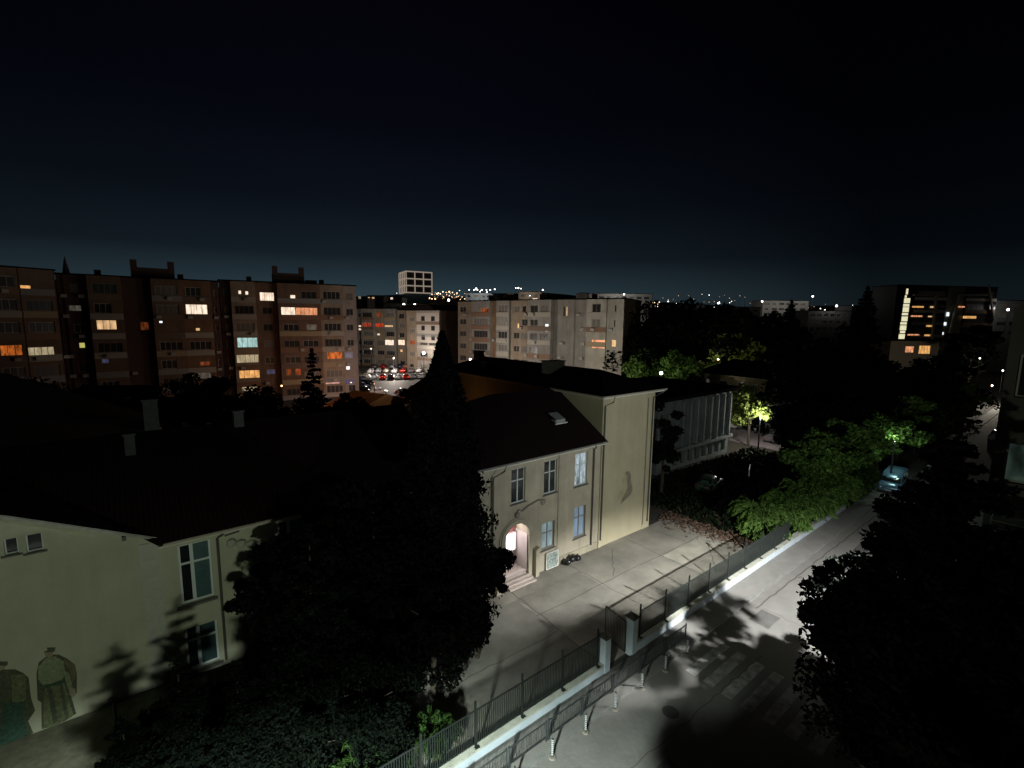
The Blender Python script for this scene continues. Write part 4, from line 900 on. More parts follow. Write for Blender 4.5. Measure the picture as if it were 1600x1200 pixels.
def conifer(x, y, h, rad, label, per=60, leaf=.16, m='conifer', z0=.06, lev=None, name='conifer_tree', droop=.15, group=None, nb=9, cat='tree', pw=.8):
    t = thing(name, label, cat, (x, y, 0), rnd.uniform(0, 6), group)
    trunk(t, h * 1.03, max(.08, h * .018), 0)
    lev = lev or int(h * 2.6); P = []
    for i in range(lev):
        f = i / lev; z = h * (z0 + (1 - z0) * f); R = rad * (1 - f) ** pw * rnd.uniform(.8, 1.12) + .15
        for k in range(max(4, int(nb * (1 - f * .5)))):
            a = rnd.uniform(0, 6.283); Rk = R * rnd.uniform(.62, 1.12); q = int(per * (Rk / rad) ** .8) + 6
            s = RS.rand(q) ** .7; wd = .20 * Rk * (1 - s * .75)
            rr_ = s * Rk; off = RS.normal(size=q) * wd; zz = z - droop * rr_ + .28 * Rk * s ** 2 * .5 + RS.normal(size=q) * .05 * Rk
            P.append(np.stack([rr_ * math.cos(a) - off * math.sin(a), rr_ * math.sin(a) + off * math.cos(a), zz], 1))
    n = 60; P.append(np.stack([RS.normal(size=n) * .08, RS.normal(size=n) * .08, h * (.93 + .09 * RS.rand(n))], 1))
    C = np.concatenate(P); leaves('crown', C, leaf * (.6 + .9 * RS.rand(len(C))), M_LEAF[m], t, .3, 2.0)
    return t

def broad(x, y, h, rad, label, blobs=40, per=420, leaf=.17, m='broad', zc=.62, sz=.42, name='broadleaf_tree', br=.26, group=None, cat='tree', z0=0.0, tr=True, off=(0, 0), rz=None, qm=1.12):
    t = thing(name, label, cat, (x, y, z0), rnd.uniform(0, 6) if rz is None else rz, group)
    if tr: trunk(t, h * .85, max(.08, h * .022), 7, rad * .7)
    P = []
    for k in range(blobs):
        v = RS.normal(size=3); v /= np.linalg.norm(v); q = rnd.uniform(.35, qm); c = np.array([v[0] * rad * q + off[0], v[1] * rad * q + off[1], h * zc + v[2] * h * sz * q])
        R = rad * br * rnd.uniform(.45, 1.4); d = RS.normal(size=(per, 3)); d /= np.linalg.norm(d, axis=1)[:, None]
        P.append(c + d * (R * (RS.rand(per) ** .35))[:, None] * np.array([1.15, 1.15, .8]))
    C = np.concatenate(P); C = C[C[:, 2] > .1]
    leaves('crown', C, leaf * (.6 + .9 * RS.rand(len(C))), M_LEAF[m], t)
    return t

def shrub(x, y, h, rad, label, n=9000, m='bright', leaf=.14, name='shrub', group=None, spiky=.5):
    """arching thin sprays fanning out of one root"""
    t = thing(name, label, 'shrub', (x, y, 0), rnd.uniform(0, 6), group)
    P = []; DD = []; st = MB(); ns = max(20, n // 110)
    for k in range(ns):
        a = rnd.uniform(0, 6.283); R = rad * rnd.uniform(.3, 1.15); H = h * rnd.uniform(.45, 1.15); q = n // ns
        s = RS.rand(q) ** .65; rr_ = R * s; zz = H * (1 - (1 - s) ** 2) - .45 * H * s ** 3
        dz = H * 2 * (1 - s) - 1.35 * H * s ** 2
        off = RS.normal(size=q) * (.025 + .05 * (1 - s)) * rad
        P.append(np.stack([rr_ * math.cos(a) - off * math.sin(a), rr_ * math.sin(a) + off * math.cos(a), zz + RS.normal(size=q) * .03 * h], 1))
        d = np.stack([np.full(q, R * math.cos(a)), np.full(q, R * math.sin(a)), dz], 1); DD.append(d / np.linalg.norm(d, axis=1)[:, None])
        if k < 14: st.tube([(0, 0, 0), (R * .5 * math.cos(a), R * .5 * math.sin(a), H * .66), (R * .9 * math.cos(a), R * .9 * math.sin(a), H * .6)], [.03, .02, .008], 5)
    st.build('stem', M_TRUNK, t)
    C = np.concatenate(P); C[:, 2] = np.maximum(C[:, 2], .05); leaves('crown', C, leaf * .34 * (.4 + 1.2 * RS.rand(len(C))), M_LEAF[m], t, 0, 6.0, np.concatenate(DD), .38)
    return t

# in the garden
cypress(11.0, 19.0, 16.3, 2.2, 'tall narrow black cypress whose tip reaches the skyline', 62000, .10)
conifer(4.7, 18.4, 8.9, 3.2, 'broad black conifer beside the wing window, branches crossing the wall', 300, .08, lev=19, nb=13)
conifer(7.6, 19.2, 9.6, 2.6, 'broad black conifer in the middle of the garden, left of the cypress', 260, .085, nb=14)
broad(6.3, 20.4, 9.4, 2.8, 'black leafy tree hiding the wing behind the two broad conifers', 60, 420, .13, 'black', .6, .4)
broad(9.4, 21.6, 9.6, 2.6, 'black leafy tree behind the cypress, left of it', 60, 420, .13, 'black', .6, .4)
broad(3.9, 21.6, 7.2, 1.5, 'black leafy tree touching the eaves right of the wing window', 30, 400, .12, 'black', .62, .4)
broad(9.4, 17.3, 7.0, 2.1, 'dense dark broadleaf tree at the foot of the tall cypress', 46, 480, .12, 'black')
broad(5.6, 16.0, 5.4, 2.2, 'low dark spreading tree in front of the two broad conifers', 44, 900, .075, 'conifer', .5, .42)
broad(12.4, 18.2, 6.2, 1.5, 'slim dark tree between the cypress and the arched doorway', 28, 420, .12, 'black')
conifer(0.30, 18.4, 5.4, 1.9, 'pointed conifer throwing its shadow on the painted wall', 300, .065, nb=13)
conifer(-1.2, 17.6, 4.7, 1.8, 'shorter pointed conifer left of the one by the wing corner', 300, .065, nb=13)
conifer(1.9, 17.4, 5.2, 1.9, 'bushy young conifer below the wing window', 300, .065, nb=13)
GR = 'low dark shrubs in the garden at the bottom edge'
for i, (x_, y_, h_, r_, mm) in enumerate(((-1.0, 19.8, 1.5, 1.3, 'broad'), (.4, 20.3, 1.6, 1.4, 'broad'), (2.4, 20.6, 1.7, 1.5, 'broad'), (-.4, 16.2, 1.4, 1.3, 'broad'), (1.6, 15.3, 1.6, 1.4, 'broad'), (3.4, 15.0, 1.8, 1.4, 'hedge'), (5.3, 14.9, 1.8, 1.2, 'hedge'), (7.9, 14.7, 1.9, 1.1, 'hedge'), (-1.2, 15.0, 1.2, 1.2, 'broad'), (4.2, 21.6, 1.7, 1.4, 'broad'))):
    shrub(x_, y_, h_, r_, ['feathery shrub left of the small conifers', 'leafy shrub between the small conifers and the wing', 'leafy shrub below the arched wing window', 'shrub nearest the bottom edge on the left', 'dark shrub at the foot of the young conifer', 'shrub by the fence under the low spreading tree', 'greenish shrub by the fence at the bottom edge', 'lit green shrub right behind the picket fence', 'low shrub under the two small conifers', 'shrub against the wing right of its windows'][i], 8000, mm, .12, group=GR)
# across the road
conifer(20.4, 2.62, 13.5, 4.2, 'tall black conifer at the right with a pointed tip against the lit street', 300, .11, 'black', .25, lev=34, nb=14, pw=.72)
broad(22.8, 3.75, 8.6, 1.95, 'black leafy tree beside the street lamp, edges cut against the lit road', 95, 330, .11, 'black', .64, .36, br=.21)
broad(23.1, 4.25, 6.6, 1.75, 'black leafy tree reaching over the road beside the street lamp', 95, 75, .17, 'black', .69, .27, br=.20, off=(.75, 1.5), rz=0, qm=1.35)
broad(8.4, 3.7, 5.3, 1.9, 'unseen black street tree added to shade the crossing, nearest the viewpoint', 60, 260, .14, 'black', .70, .28, off=(0, 1.5), rz=0)  # out-of-frame tree added to block the near lamp from the crossing
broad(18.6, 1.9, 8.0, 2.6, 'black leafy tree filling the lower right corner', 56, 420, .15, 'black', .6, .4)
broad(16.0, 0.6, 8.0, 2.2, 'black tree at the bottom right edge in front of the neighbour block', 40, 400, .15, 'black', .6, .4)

# hedge bank along the wall beyond the yard
hed = [(37.8, 15.4, 1.8, 1.8), (39.8, 16.6, 2.4, 2.2), (41.2, 15.2, 2.2, 2.0), (43.4, 15.8, 2.6, 2.2), (45.2, 14.9, 2.4, 2.0), (47.4, 15.6, 2.8, 2.4), (49.6, 14.9, 2.6, 2.2), (52.0, 15.4, 3.2, 2.6), (54.6, 15.0, 3.0, 2.4), (57.4, 15.6, 3.4, 2.6), (40.4, 19.0, 2.4, 2.0), (44.0, 19.4, 2.8, 2.2), (48.5, 19.0, 3.2, 2.4), (53.5, 19.5, 3.4, 2.6)]
for i, (u_, v_, h_, r_) in enumerate(((54, 18.6, 8.6, 3.0), (60, 19.2, 10.5, 3.6), (67, 19.5, 11.5, 4.0), (75, 19, 12, 4.2))):
    broad(u_, v_, h_, r_, ['black garden tree behind the green bank, nearest the yard', 'taller black garden tree behind the green bank', 'tall black garden tree near the blue van', 'tallest black garden tree toward the far street'][i], 60, 300, .2, 'black', .58, .42)
hl = ['grass green shrub at the corner of the yard, nearest the fence end', 'arching green shrub behind the corner shrub', 'bright green shrub leaning over the low wall near the fence end', 'tall feathery green shrub behind the wall', 'green shrub spilling over the white wall', 'green shrub in the middle of the lit bank', 'green shrub overhanging the far wall', 'large dark green shrub near the parked blue van', 'dark green shrub behind the van', 'last green shrub past the van', 'dim green shrub behind the yard corner', 'dim shrub in the dark garden beyond the yard', 'tall dim shrub in the dark garden', 'dim shrub near the side road']
for (x_, y_, h_, r_), lb in zip(hed, hl): shrub(x_, y_, h_, r_, lb, 19000 if y_ < 17 else 9000, ('bright' if x_ < 53 else 'hedge') if y_ < 17 else 'black', .17, group='green shrubs along the low wall')
gd = []
# fallen leaves at the yard's end
n = 2600; C = np.stack([36.6 + RS.normal(size=n) * 1.1, 14 + RS.rand(n) * 9, np.full(n, .05) + RS.rand(n) * .05], 1)
o = leaves('leaf_litter', C, .10 + .12 * RS.rand(n), mat('dry leaves', (.075, .045, .028), .9, island=.5), None, .9, 1.4); tag(o, kind='stuff')
n = 9000; C = np.stack([-1 + RS.rand(n) * 8, 14 + RS.rand(n) * 10, .04 + RS.rand(n) * .22], 1)
o = leaves('grass', C, .10 + .14 * RS.rand(n), M_LEAF['hedge'], None, -1, 2.6); tag(o, kind='stuff')
n = 12000; C = np.stack([36.5 + RS.rand(n) * 28, 14 + RS.rand(n) * 15, .04 + RS.rand(n) * .25], 1)
o = leaves('grass', C, .12 + .16 * RS.rand(n), M_LEAF['broad'], None, -1, 2.6); tag(o, kind='stuff')

def tree_at(px, ytop, dep, rad, label, kind='broad', m='broad', group=None, leaf=None, **k):
    p = at(px, ytop, dep); leaf = leaf or max(.2, dep * .0042)
    if kind == 'broad': return broad(p.x, p.y, p.z, rad, label, k.get('blobs', 40), k.get('per', 150), leaf, m, k.get('zc', .6), k.get('sz', .42), group=group)
    return conifer(p.x, p.y, p.z, rad, label, k.get('per', 40), leaf, m, .05, k.get('lev', 26), nb=k.get('nb', 8), group=group)
tree_at(487, 548, 58, 2.9, 'small dark conifer in front of the lit apartment block', 'conifer', 'black')
tree_at(1000, 476, 100, 7.5, 'dark round tree touching the patchwork block', m='black', zc=.58, blobs=60)
tree_at(1086, 467, 108, 8.5, 'broad dark tree whose round top breaks the skyline', m='black', zc=.6, blobs=70)
tree_at(1050, 492, 92, 6.5, 'dark tree between the two round skyline trees', m='black', blobs=46)
tree_at(1010, 552, 90, 5.0, 'green lamp lit tree behind the school roof, right of the patchwork block', m='bright', blobs=46, per=200)
tree_at(1060, 556, 86, 5.0, 'green lamp lit tree beside the bright lamp behind the school roof', m='bright', blobs=46, per=200)
tree_at(1132, 515, 108, 6.5, 'yellow green tree lit from below above the hipped house', m='lime', blobs=60, per=200)
tree_at(1165, 482, 128, 8.5, 'dim green tree on the skyline behind the lit one', m='hedge', blobs=60, per=180)
tree_at(1205, 500, 118, 7.5, 'dim tree left of the pointed conifer', m='broad', blobs=50)
tree_at(1237, 474, 72, 4.6, 'pointed black conifer rising above the right skyline', 'conifer', 'black', lev=40, nb=12, per=60)
tree_at(1356, 452, 74, 5.4, 'tall black conifer left of the glass offices', 'conifer', 'black', lev=40, nb=12, per=60)
tree_at(1297, 520, 68, 7.0, 'dense black tree between the two tall conifers', m='black', blobs=70, per=200)
tree_at(1272, 575, 60, 5.0, 'dense black tree over the side road cars', m='black', blobs=70, per=220, zc=.6)
tree_at(1320, 590, 58, 7.0, 'broad black tree above the green bank', m='black', blobs=80, per=220, zc=.55)
tree_at(1395, 570, 66, 6.5, 'black tree left of the far street', m='black', blobs=70, per=200, zc=.55)
tree_at(1490, 528, 82, 4.4, 'pointed dark conifer in front of the glass offices', 'conifer', 'black', lev=34, nb=10)
tree_at(1524, 512, 110, 4.5, 'dark tree beside the glass offices', m='black', blobs=50, zc=.75, sz=.25)
tree_at(1455, 565, 84, 7.0, 'dark spreading tree below the low amber windowed house', m='black', blobs=60)
tree_at(1176, 604, 64, 3.0, 'small yellow green street tree lit by a lamp beside white cars', m='lime', blobs=40, per=170, zc=.66, sz=.3)
tree_at(1040, 640, 45, 2.0, 'dark climbing tree in front of the annex end', m='conifer', blobs=30, per=170)
for u_, v_, h_, r_, lb, mm in ((56.5, 15.6, 7.4, 2.9, 'deep green street tree over the blue van', 'bright'), (63.5, 14.6, 8.0, 3.0, 'green street tree at the lit bend of the street', 'bright'), (51.5, 16.6, 6.6, 2.6, 'dark green street tree above the hedge bank', 'bright'), (70.5, 14.4, 8.4, 3.0, 'green street tree past the white parked car', 'bright'), (104, 14.5, 8.6, 3.2, 'far yellow green street tree by the lit road', 'lime'), (92, 14.4, 8.2, 2.8, 'far green tree where the street comes into light', 'hedge'), (80, 14.6, 8.4, 3.0, 'dark street tree before the lit stretch of street', 'hedge')):
    broad(u_, v_, h_, r_, lb, 54, 200, .22, mm, .62, .36, group='trees along the far street')
# dark garden trees between the roofs and the terrace
for i, (px_, yt, dp, r_) in enumerate(((60, 600, 60, 5), (20, 590, 62, 5), (300, 592, 66, 4), (250, 600, 60, 5), (350, 598, 62, 4), (420, 612, 62, 4), (700, 560, 75, 3), (550, 622, 70, 3), (660, 600, 85, 3))):
    tree_at(px_, yt, dp, r_, ['black tree at the foot of the far left block', 'black tree at the left edge below the block', 'black tree under the brown terrace', 'black tree right of the small greenish house', 'black tree below the machine room', 'low black tree by the small lit post', 'black tree behind the cypress', 'low dark bush by the orange roofed shed', 'dark bush at the car park entrance'][i], m='black', blobs=36, per=150)

# ------------------------------------------------------------------ cars
def car_body(sec, name, m, parent, mirror_shift=0):
    b = MB(); n = 8
    for (x_, zb, zm, zt, wb, wm, wt) in sec:
        b.v += [(x_, -wb, zb), (x_, -wm, zm), (x_, -wt, zt), (x_, -wt * .5, zt + .03), (x_, wt * .5, zt + .03), (x_, wt, zt), (x_, wm, zm), (x_, wb, zb)]
    for i in range(len(sec) - 1):
        for k in range(n):
            k2 = (k + 1) % n; b.f.append((i * n + k, i * n + k2, (i + 1) * n + k2, (i + 1) * n + k))
    b.f.append(tuple(range(n))[::-1]); b.f.append(tuple((len(sec) - 1) * n + k for k in range(n)))
    return b.build(name, m, parent, True)
def make_car(label, paint, loc, rz, kind='car', lights='', group=None, name=None):
    t = thing(name or ('parked_van' if kind == 'van' else 'parked_car'), label, 'van' if kind == 'van' else 'car', loc, rz, group)
    if kind == 'van':
        L_ = 4.9; body = [(-2.4, .35, .9, 1.0, .80, .88, .84), (-2.35, .28, .95, 1.15, .86, .93, .88), (2.0, .28, .95, 1.12, .86, .93, .88), (2.4, .3, .8, .88, .80, .88, .80), (2.5, .4, .7, .76, .68, .74, .66)]
        cab = [(-2.36, 1.1, 1.2, 1.85, .86, .86, .74), (-2.1, 1.1, 1.3, 1.95, .88, .87, .76), (.7, 1.1, 1.3, 1.95, .88, .87, .76), (1.25, 1.08, 1.2, 1.6, .86, .85, .72), (1.85, 1.05, 1.08, 1.14, .82, .80, .70)]
        wx = (-1.55, 1.6); gx = [(-1.9, -.5), (-.4, .75)]; gz = (1.2, 1.8)
    else:
        L_ = 4.3; body = [(-2.12, .42, .70, .86, .66, .76, .70), (-2.02, .26, .72, .95, .78, .86, .78), (-1.2, .22, .72, .95, .82, .88, .80), (1.0, .22, .70, .92, .82, .88, .80), (1.85, .26, .64, .78, .78, .85, .74), (2.1, .38, .58, .66, .64, .74, .62)]
        cab = [(-1.75, .9, .94, .99, .70, .70, .62), (-1.2, .9, 1.1, 1.36, .78, .74, .58), (-.8, .9, 1.15, 1.43, .79, .75, .60), (.15, .9, 1.15, 1.43, .79, .75, .60), (.45, .88, 1.1, 1.34, .78, .74, .58), (1.15, .86, .9, .95, .72, .70, .62)]
        wx = (-1.32, 1.3); gx = [(-1.15, -.38), (-.3, .52)]; gz = (.99, 1.32)
    car_body(body, 'body', paint, t); cb = car_body(cab, 'cabin', paint, t)
    g_ = MB()
    if kind == 'van':
        g_.quad((1.33, -.74, 1.56), (1.33, .74, 1.56), (1.84, .76, 1.20), (1.84, -.76, 1.20)); g_.quad((-2.40, -.7, 1.25), (-2.38, .7, 1.25), (-2.34, .66, 1.8), (-2.34, -.66, 1.8))
    else:
        g_.quad((.50, -.60, 1.35), (.50, .60, 1.35), (1.12, .68, .985), (1.12, -.68, .985)); g_.quad((-1.24, -.58, 1.37), (-1.71, -.64, 1.03), (-1.71, .64, 1.03), (-1.24, .58, 1.37))
    for (a, b_) in gx:
        for s in (-1, 1):
            y0, y1 = (.80, .66) if kind != 'van' else (.895, .80)
            g_.quad((a, s * (y0 + .005), gz[0]), (b_, s * (y0 + .005), gz[0]), (b_ - .06, s * (y1 + .01), gz[1]), (a + .1, s * (y1 + .01), gz[1]))
    g_.build('windows', mat('car glass', (.01, .012, .014), .05), t)
    for x_ in wx:
        for s in (-1, 1):
            wh = MB().tube([(x_, s * .70, .31), (x_, s * .89, .31)], [.31, .31], 14).build('wheel', M_BLACK, t)
            MB().tube([(x_, s * .892, .31), (x_, s * .90, .31)], [.19, .17], 12).build('rim', mat('wheel rim', (.35, .35, .36), .35, metal=.6), wh)
    xf = 2.44 if kind == 'van' else 2.02; xb = -2.42 if kind == 'van' else -2.10; zf = .72 if kind != 'van' else .74
    for s in (-1, 1):
        MB().ball((xf, s * .62, zf - .08), .12, 8, 6, sx=.6, sy=1.5, sz=.7).build('headlight', M_LAMPW if 'H' in lights else mat('headlamp glass', (.55, .58, .6), .15), t)
        MB().box(xb - .03, xb + .05, s * .66 - .12, s * .66 + .12, .72, .86).build('tail_light', M_LAMPR if 'T' in lights else mat('tail lens', (.25, .01, .01), .2), t)
    MB().box(xf - .02, xf + .09, -.3, .3, .40, .52).build('number_plate', mat('plate blank', (.5, .5, .48), .5), t)
    return t
P_ = {k: mat('car paint ' + k, c, .22, metal=.2) for k, c in dict(white=(.70, .70, .72), black=(.015, .015, .018), silver=(.32, .33, .35), red=(.30, .015, .012), blue=(.12, .24, .36), grey=(.10, .10, .11), beige=(.36, .33, .27), navy=(.03, .04, .09)).items()}
make_car('blue van parked at the road edge past the end of the low wall', P_['blue'], (60.6, 12.4, .004), math.radians(184), 'van')
make_car('white car parked behind the blue van under the green trees', P_['white'], (68.5, 10.6, .004), math.radians(180))
GP = 'cars in the car park beyond the school'
seen = []
def lotcar(px, py, rz, paint, label, lights='', kind='car'):
    p = gp(px, py); return make_car(label, P_[paint], (p.x, p.y, .02), rz, kind, lights, GP)
V = HEAD - math.pi / 2   # facing right across the view
lotcar(592, 616, V + .25, 'white', 'white car with shining roof, nearest in the car park')
lotcar(600, 626, V + .1, 'black', 'black car nearest the orange roof, in front of the white car')
lotcar(632, 617, V + .05, 'grey', 'dark car with a bright red tail light at the front of the car park', 'T')
lotcar(572, 613, V - .6, 'black', 'black car at the corner of the apartment block, behind the white one')
lotcar(566, 606, V - .6, 'navy', 'dark blue car third in the slanted row by the block')
lotcar(575, 602, V - .6, 'black', 'glossy black car fourth in the slanted row by the block')
lotcar(566, 596, V - .6, 'grey', 'grey car in the middle of the slanted row')
lotcar(573, 591, V - .4, 'beige', 'beige car caught in lamp light at the left of the middle row', 'H')
for i, (px_, py_, pt, lg, lb) in enumerate(((586, 592, 'silver', '', 'silver car left end of the middle row'), (599, 592.5, 'red', 'T', 'red car with glowing tail lights in the middle row'), (611, 592.5, 'black', '', 'black car right of the red one'), (623, 592, 'white', 'H', 'white car with blazing headlights in the middle row'), (635, 592, 'red', 'T', 'second red lit car right of the white one'), (647, 591, 'silver', '', 'silver car near the cypress end of the middle row'), (659, 590.5, 'white', 'H', 'white car hidden half by the cypress'))):
    lotcar(px_, py_, V + math.pi / 2 + .15, pt, lb, lg)
for i, (px_, py_, pt, lg) in enumerate(((580, 583, 'white', ''), (592, 582, 'silver', ''), (604, 582, 'beige', ''), (617, 582.5, 'white', 'H'), (630, 582, 'red', 'T'), (643, 582, 'grey', ''), (655, 581.5, 'white', ''), (586, 575.5, 'grey', ''), (600, 575.5, 'red', ''), (613, 575, 'silver', ''), (626, 575, 'navy', ''), (639, 575, 'grey', 'T'), (652, 574.5, 'silver', ''))):
    lotcar(px_, py_, V + math.pi / 2 + .1, pt, f"{dict(white='white', silver='silver', beige='beige', red='red', grey='grey', navy='dark blue')[pt]} car in the {'third' if i < 7 else 'rearmost'} row of the car park, {['leftmost','second from left','third from left','fourth from left','fifth from left','sixth from left','rightmost'][i if i < 7 else i - 7]}", lg)
GS = 'cars parked in the far side street'
for (px_, py_, pt, lb) in ((1152, 668, 'white', 'white car at the left of the side road, next to the annex corner'), (1165, 657, 'silver', 'silver car behind the lit street tree'), (1186, 672, 'white', 'white car right of the tree trunk on the side road'), (1212, 690, 'grey', 'grey car at the right end of the side road')):
    p = gp(px_, py_); make_car(lb, P_[pt], (p.x, p.y, .02), V + math.radians(35), 'car', '', GS)
for i, (u_, v_, pt) in enumerate(((100, 8.9, 'silver'), (107, 8.9, 'beige'), (114, 8.9, 'white'), (121.5, 8.9, 'silver'), (129, 9.0, 'grey'), (137, 9.0, 'white'))):
    make_car(['silver car nearest on the bright far street', 'beige car second on the bright far street', 'white car third on the bright far street', 'silver car fourth on the far street', 'grey car fifth on the far street', 'white car farthest on the street'][i], P_[pt], (u_, v_, .004), 0, 'car', '', 'cars parked along the bright far street')
p = gp(1108, 764); make_car('dark green old car parked in the unlit garden behind the yard', mat('car paint green', (.035, .06, .045), .35), (p.x, p.y, .03), V + math.radians(50))
for (px_, py_, z_, W_, c_) in ((599, 593, .8, 260, (1, .08, .04)), (637, 593, .8, 260, (1, .08, .04)), (619, 589, 1.2, 900, (1, .96, .92)), (570, 594, 1.0, 300, (1, .95, .8)), (633, 620, .8, 60, (1, .08, .04))):
    q = gp(px_, py_); point('car_light', (q.x, q.y, z_), W_, c_, .15)
# small clutter by the yard corner
cl = gp(1158, 832)
bx_ = thing('cardboard_box', 'small torn pale cardboard box lying in leaves at the yard corner', 'box', (cl.x, cl.y, .05), .5)
MB().box(-.25, .25, -.2, .2, 0, .38).build('carton', mat('cardboard', (.55, .45, .30), .9), bx_); MB().quad((-.25, -.2, .38), (-.45, -.2, .5), (-.45, .2, .5), (-.25, .2, .38)).quad((.25, -.2, .38), (.42, -.22, .30), (.42, .22, .30), (.25, .2, .38)).build('flap', MATS['cardboard'], bx_)
p = gp(1168, 768)
bs = thing('garden_swing_frame', 'thin pale metal frame with a bench seat in the dark garden beyond the yard', 'bench frame', (p.x, p.y, 0), .4)
MB().bar((0, 0, 0), (0, 0, 2.2), .07).bar((2.0, 0, .4), (2.0, 0, 2.3), .07).bar((0, 0, 2.2), (2.0, 0, 2.3), .06).bar((0, 0, .9), (2.0, 0, 1.0), .06).build('frame', mat('pale steel', (.42, .42, .38), .5), bs)
MB().box(.2, 1.8, -.3, .2, .5, .58).build('seat', M_TRUNK, bs)

# ------------------------------------------------------------------ other lamps: seen ones, ones read off their light, unseen added ones
def small_lamp(px, py, dep, label, watt, col, glow, size=.5, group=None, name='street_lamp'):
    p = at(px, py, dep); zt = terr(p.x, p.y)
    t = thing(name, label, 'street lamp', (p.x, p.y, zt), 0, group)
    MB().tube([(0, 0, 0), (0, 0, p.z - zt)], [.12, .07], 6).build('pole', M_IRONB, t)
    MB().ball((0, 0, p.z - zt), size / 2, 10, 6).build('lamp_head', glow, t)
    if watt: point('lamp_light', (p.x, p.y, p.z + size / 2 + .25), watt, col, .3)
    return t
small_lamp(440, 603, 74, 'slender lamp post with orange glow at the foot of the lit terrace', 150, (1.0, .45, .18), M_LAMPS, .25)
small_lamp(662, 552, 148, 'bright white wall lamp over the arch behind the car park', 900, (1.0, .90, .78), M_LAMPW, .9)
small_lamp(1033, 583, 76, 'bright lamp shining among the green trees behind the school roof', 500, (.95, 1.0, .72), M_LAMPW, .55)
small_lamp(1122, 562, 98, 'hidden lamp lighting the yellow green trees from below', 1000, (1.0, .95, .60), M_LAMPD, .4)
small_lamp(1188, 655, 61, 'lamp hidden by leaves over the white cars', 1500, (1.0, .95, .85), M_LAMPD, .1)
small_lamp(735, 562, 96, 'lamp at the left foot of the patchwork block', 4500, (1.0, .91, .80), M_LAMPW, .5)
small_lamp(898, 575, 80, 'lamp in front of the patchwork block behind the school roof', 4200, (1.0, .92, .80), M_LAMPW, .4)
small_lamp(1550, 603, 98, 'lamp above the bright far street', 4500, (1.0, .90, .74), M_LAMPD, .4)
small_lamp(1398, 690, 47, 'unseen lamp added among the deep green street trees', 230, (.75, 1.0, .80), M_LAMPD, .08)  # unseen lamp added to light the street trees, head kept tiny
small_lamp(1440, 600, 90, 'dim lamp below the low amber windowed house', 250, (1.0, .8, .5), M_LAMPD, .3)
# warm lamps lighting the terrace; all but the first are unseen and added
for (px_, py_, dp, W_, lb) in ((549, 598, 94, 950, 'pink glowing lamp at the right foot of the terrace'), (470, 610, 84, 420, 'unseen warm lamp added before the terrace behind the small conifer'), (300, 612, 72, 50, 'dim unseen warm lamp added before the middle of the terrace'), (70, 640, 62, 14, 'dim unseen lamp added before the far left block')):
    small_lamp(px_, py_, dp, lb, W_, (1.0, .44, .22) if px_ < 540 else (1.0, .58, .46), M_LAMPD, .12)
small_lamp(615, 560, 140, 'lamp post in the middle of the car park', 7000, (1.0, .86, .74), M_LAMPD, .3)
small_lamp(580, 545, 122, 'lamp post at the near side of the car park', 2600, (1.0, .88, .80), M_LAMPD, .25)
small_lamp(700, 640, 44, 'sodium lamp in the yard behind the school, lighting its back wall orange', 18, (1.0, .42, .10), M_LAMPD, .15)
small_lamp(585, 600, 88, 'sodium lamp over the orange shed roof', 160, (1.0, .45, .12), M_LAMPD, .15)
# floodlights on the skyline
for (px_, py_, dp, sz_, W_, lb) in ((975, 460, 228, .9, 2500, 'white floodlight in front of the long white block'), (701, 469, 300, 2.0, 1500, 'large white floodlight above the low white house'), (703, 489, 178, 1.2, 900, 'white floodlight on the low white house'), (1123, 474, 300, 1.9, 800, 'largest white floodlight right of the round skyline tree'),
                               (1270, 463, 290, 1.4, 1200, 'white light above the long grey hall'), (1238, 472, 285, 1.6, 2000, 'white double light on the long grey hall'), (1191, 471, 285, 1.3, 1200, 'white light at the left end of the grey hall'), (1307, 478, 225, 1.2, 600, 'white light on the dim office block'), (1575, 484, 168, 1.0, 500, 'white light on the block right of the glass offices'),
                               (631, 476, 208, 1.5, 0, 'large warm white light below the lattice tower, left one'), (648, 476, 208, 1.3, 0, 'large warm white light below the lattice tower, right one'), (750, 456, 290, .6, 2200, 'light washing the bluish white block'), (828, 462, 250, .5, 1400, 'light washing the beige rooftop block'), (1531, 560, 96, .35, 60, 'narrow white light by the far street trees'), (1567, 579, 120, .5, 0, 'left of two small white lights near the far street'), (1575, 579, 120, .6, 0, 'right of two small white lights near the far street'), (1586, 530, 140, .5, 0, 'small warm light by the right edge'), (1592, 508, 150, .5, 0, 'small white light by the right edge')):
    small_lamp(px_, py_, dp, lb, W_, (1.0, .95, .9), M_LAMPW, sz_ * .75)
# lamps scattered over the far hillside
M_LAMPF = mat('lamp glow faint', (1, .7, .45), .5, emit=(1.0, .60, .32), estr=1.6)
def hill_lamp(px, py, size_px, glow, label, group):
    lo = None
    for k in range(260):
        dp = 320 + k * 5; p = at(px, py, dp)
        if terr(p.x, p.y) + 7 >= p.z: lo = dp; break
    dp = lo or 1000
    p = at(px, py, dp); zt = min(terr(p.x, p.y), p.z - 3); s = size_px * dp / 740
    t = thing('distant_lamp', label, 'street lamp', (p.x, p.y, zt), 0, group)
    MB().tube([(0, 0, 0), (0, 0, p.z - zt)], [.3, .2], 4).build('pole', M_IRONB, t); MB().ball((0, 0, p.z - zt), s / 2, 8, 5).build('lamp_head', glow, t)
ORD = 'first second third fourth fifth sixth seventh eighth ninth tenth eleventh twelfth thirteenth fourteenth fifteenth sixteenth seventeenth eighteenth nineteenth twentieth twenty-first twenty-second twenty-third twenty-fourth'.split()
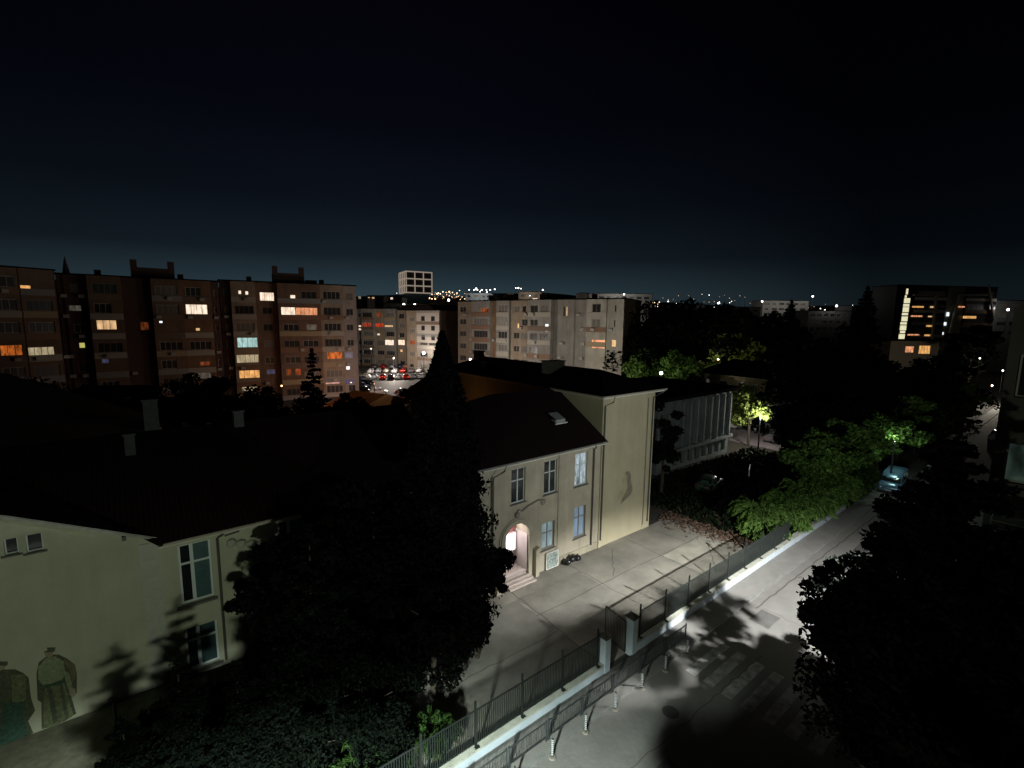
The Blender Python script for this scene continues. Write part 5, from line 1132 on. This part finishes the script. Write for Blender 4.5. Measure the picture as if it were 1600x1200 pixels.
G1 = [(665, 460, 2.4), (668, 461, 2.4), (671, 466, 2.6), (675, 467, 2), (680, 467, 2.6), (675, 460, 1.5), (683, 459, 2.6), (685, 458, 2.4), (688, 459, 2), (692, 456, 2), (697, 457, 1.4), (702, 456, 2.6), (707, 457, 1.8), (702, 462, 1.5), (714, 458, 2), (710, 460, 1.2), (716, 463, 1.2), (722, 464, 1.3), (719, 468, 1.2), (713, 464, 1.2), (706, 464, 1.2), (693, 464, 1.6), (726, 467, 1.6), (698, 460, 1.2), (1023, 473, 1.6), (1030, 472, 2), (1027, 479, 2), (1024, 478, 1.5), (1031, 477, 1.2), (1028, 475, 1.4)]
G4 = [(rnd.uniform(676, 735), 0, .9) for k in range(24)]
G4 = [(a, 455 + (a - 676) * .06 + rnd.uniform(0, 13), rnd.uniform(.6, 1.3)) for a, b_, c_ in G4]
G5 = [(a_ * 1.0, 466 + rnd.uniform(-5, 8), rnd.uniform(.6, 1.2)) for a_ in range(1012, 1180, 8)]
G6 = [(a_ * 1.0, 480 + rnd.uniform(-5, 8), rnd.uniform(.6, 1.2)) for a_ in range(1200, 1390, 9)]
def row(lst, glow, txt, grp):
    lst = [(a, b_, c_ * .85) for a, b_, c_ in lst]
    for i, (a, b_, s) in enumerate(sorted(lst)): hill_lamp(a, b_, s, glow, txt + ', ' + ORD[i] + ' from the left', grp)
row([q for q in G1 if q[0] < 800], M_LAMPS, 'orange lamp in the cluster right of the lattice tower', 'orange lamps on the far hillside')
row([q for q in G1 if q[0] > 800], M_LAMPS, 'reddish lamp in the cluster right of the long white block', 'reddish lamps behind the dark trees')
G2 = [(718, 454, 1.2), (733, 453, 1.8), (741, 453, 2.2), (744, 451, 3), (746, 453, 2), (753, 453, 2.2), (760, 453, 1.8), (761, 456, 2.4), (766, 453, 2.2), (773, 452, 2.2), (806, 450, 1.6), (810, 450, 2.6), (814, 451, 1.8), (848, 453, 2.4), (579, 463, 1), (599, 466, 1.4), (620, 458, 1), (624, 456, 2.2)]
row([q for q in G2 if q[0] > 640], M_LAMPW, 'white hill crest lamp above the patchwork block', 'white lamps on the hill crest')
row([q for q in G2 if q[0] < 640], M_LAMPW, 'faint white lamp left of the lattice tower', 'white lamps left of the tower')
G3 = [(1044, 471, 2.4), (1050, 477, 1.4), (1057, 474, 1), (1063, 476, 1.8), (1108, 461, 1.6), (1097, 460, .8), (1116, 480, 1), (1134, 475, 2), (1140, 473, 1.6), (1143, 471, 1.4), (1183, 477, 1.8), (1152, 482, 1.4), (1226, 476, 2.4), (1246, 472, 1.6), (1282, 482, 2), (1289, 484, 1.8), (1332, 477, 1.6), (1372, 484, 2.4), (1387, 484, 1.6), (1386, 488, 2.4), (1398, 476, 2), (1404, 465, 1.4)]
G3 = [(a, b_, c_ * .75) for a, b_, c_ in G3]
row([q for q in G3 if q[0] < 1200], M_LAMPW, 'white skyline lamp left of the grey hall', 'lamps on the right skyline')
row([q for q in G3 if q[0] > 1200], M_LAMPW, 'white skyline lamp near the two tall conifers', 'lamps near the tall conifers')
row(G4, M_LAMPF, 'faint orange speck of a lamp low on the far hillside', 'faint orange lamps on the far hillside')
row(G5, M_LAMPF, 'faint lamp speck over the dark skyline trees', 'faint lamps over the skyline trees')
row(G6, M_LAMPF, 'faint lamp speck around the grey hall', 'faint lamps around the grey hall')
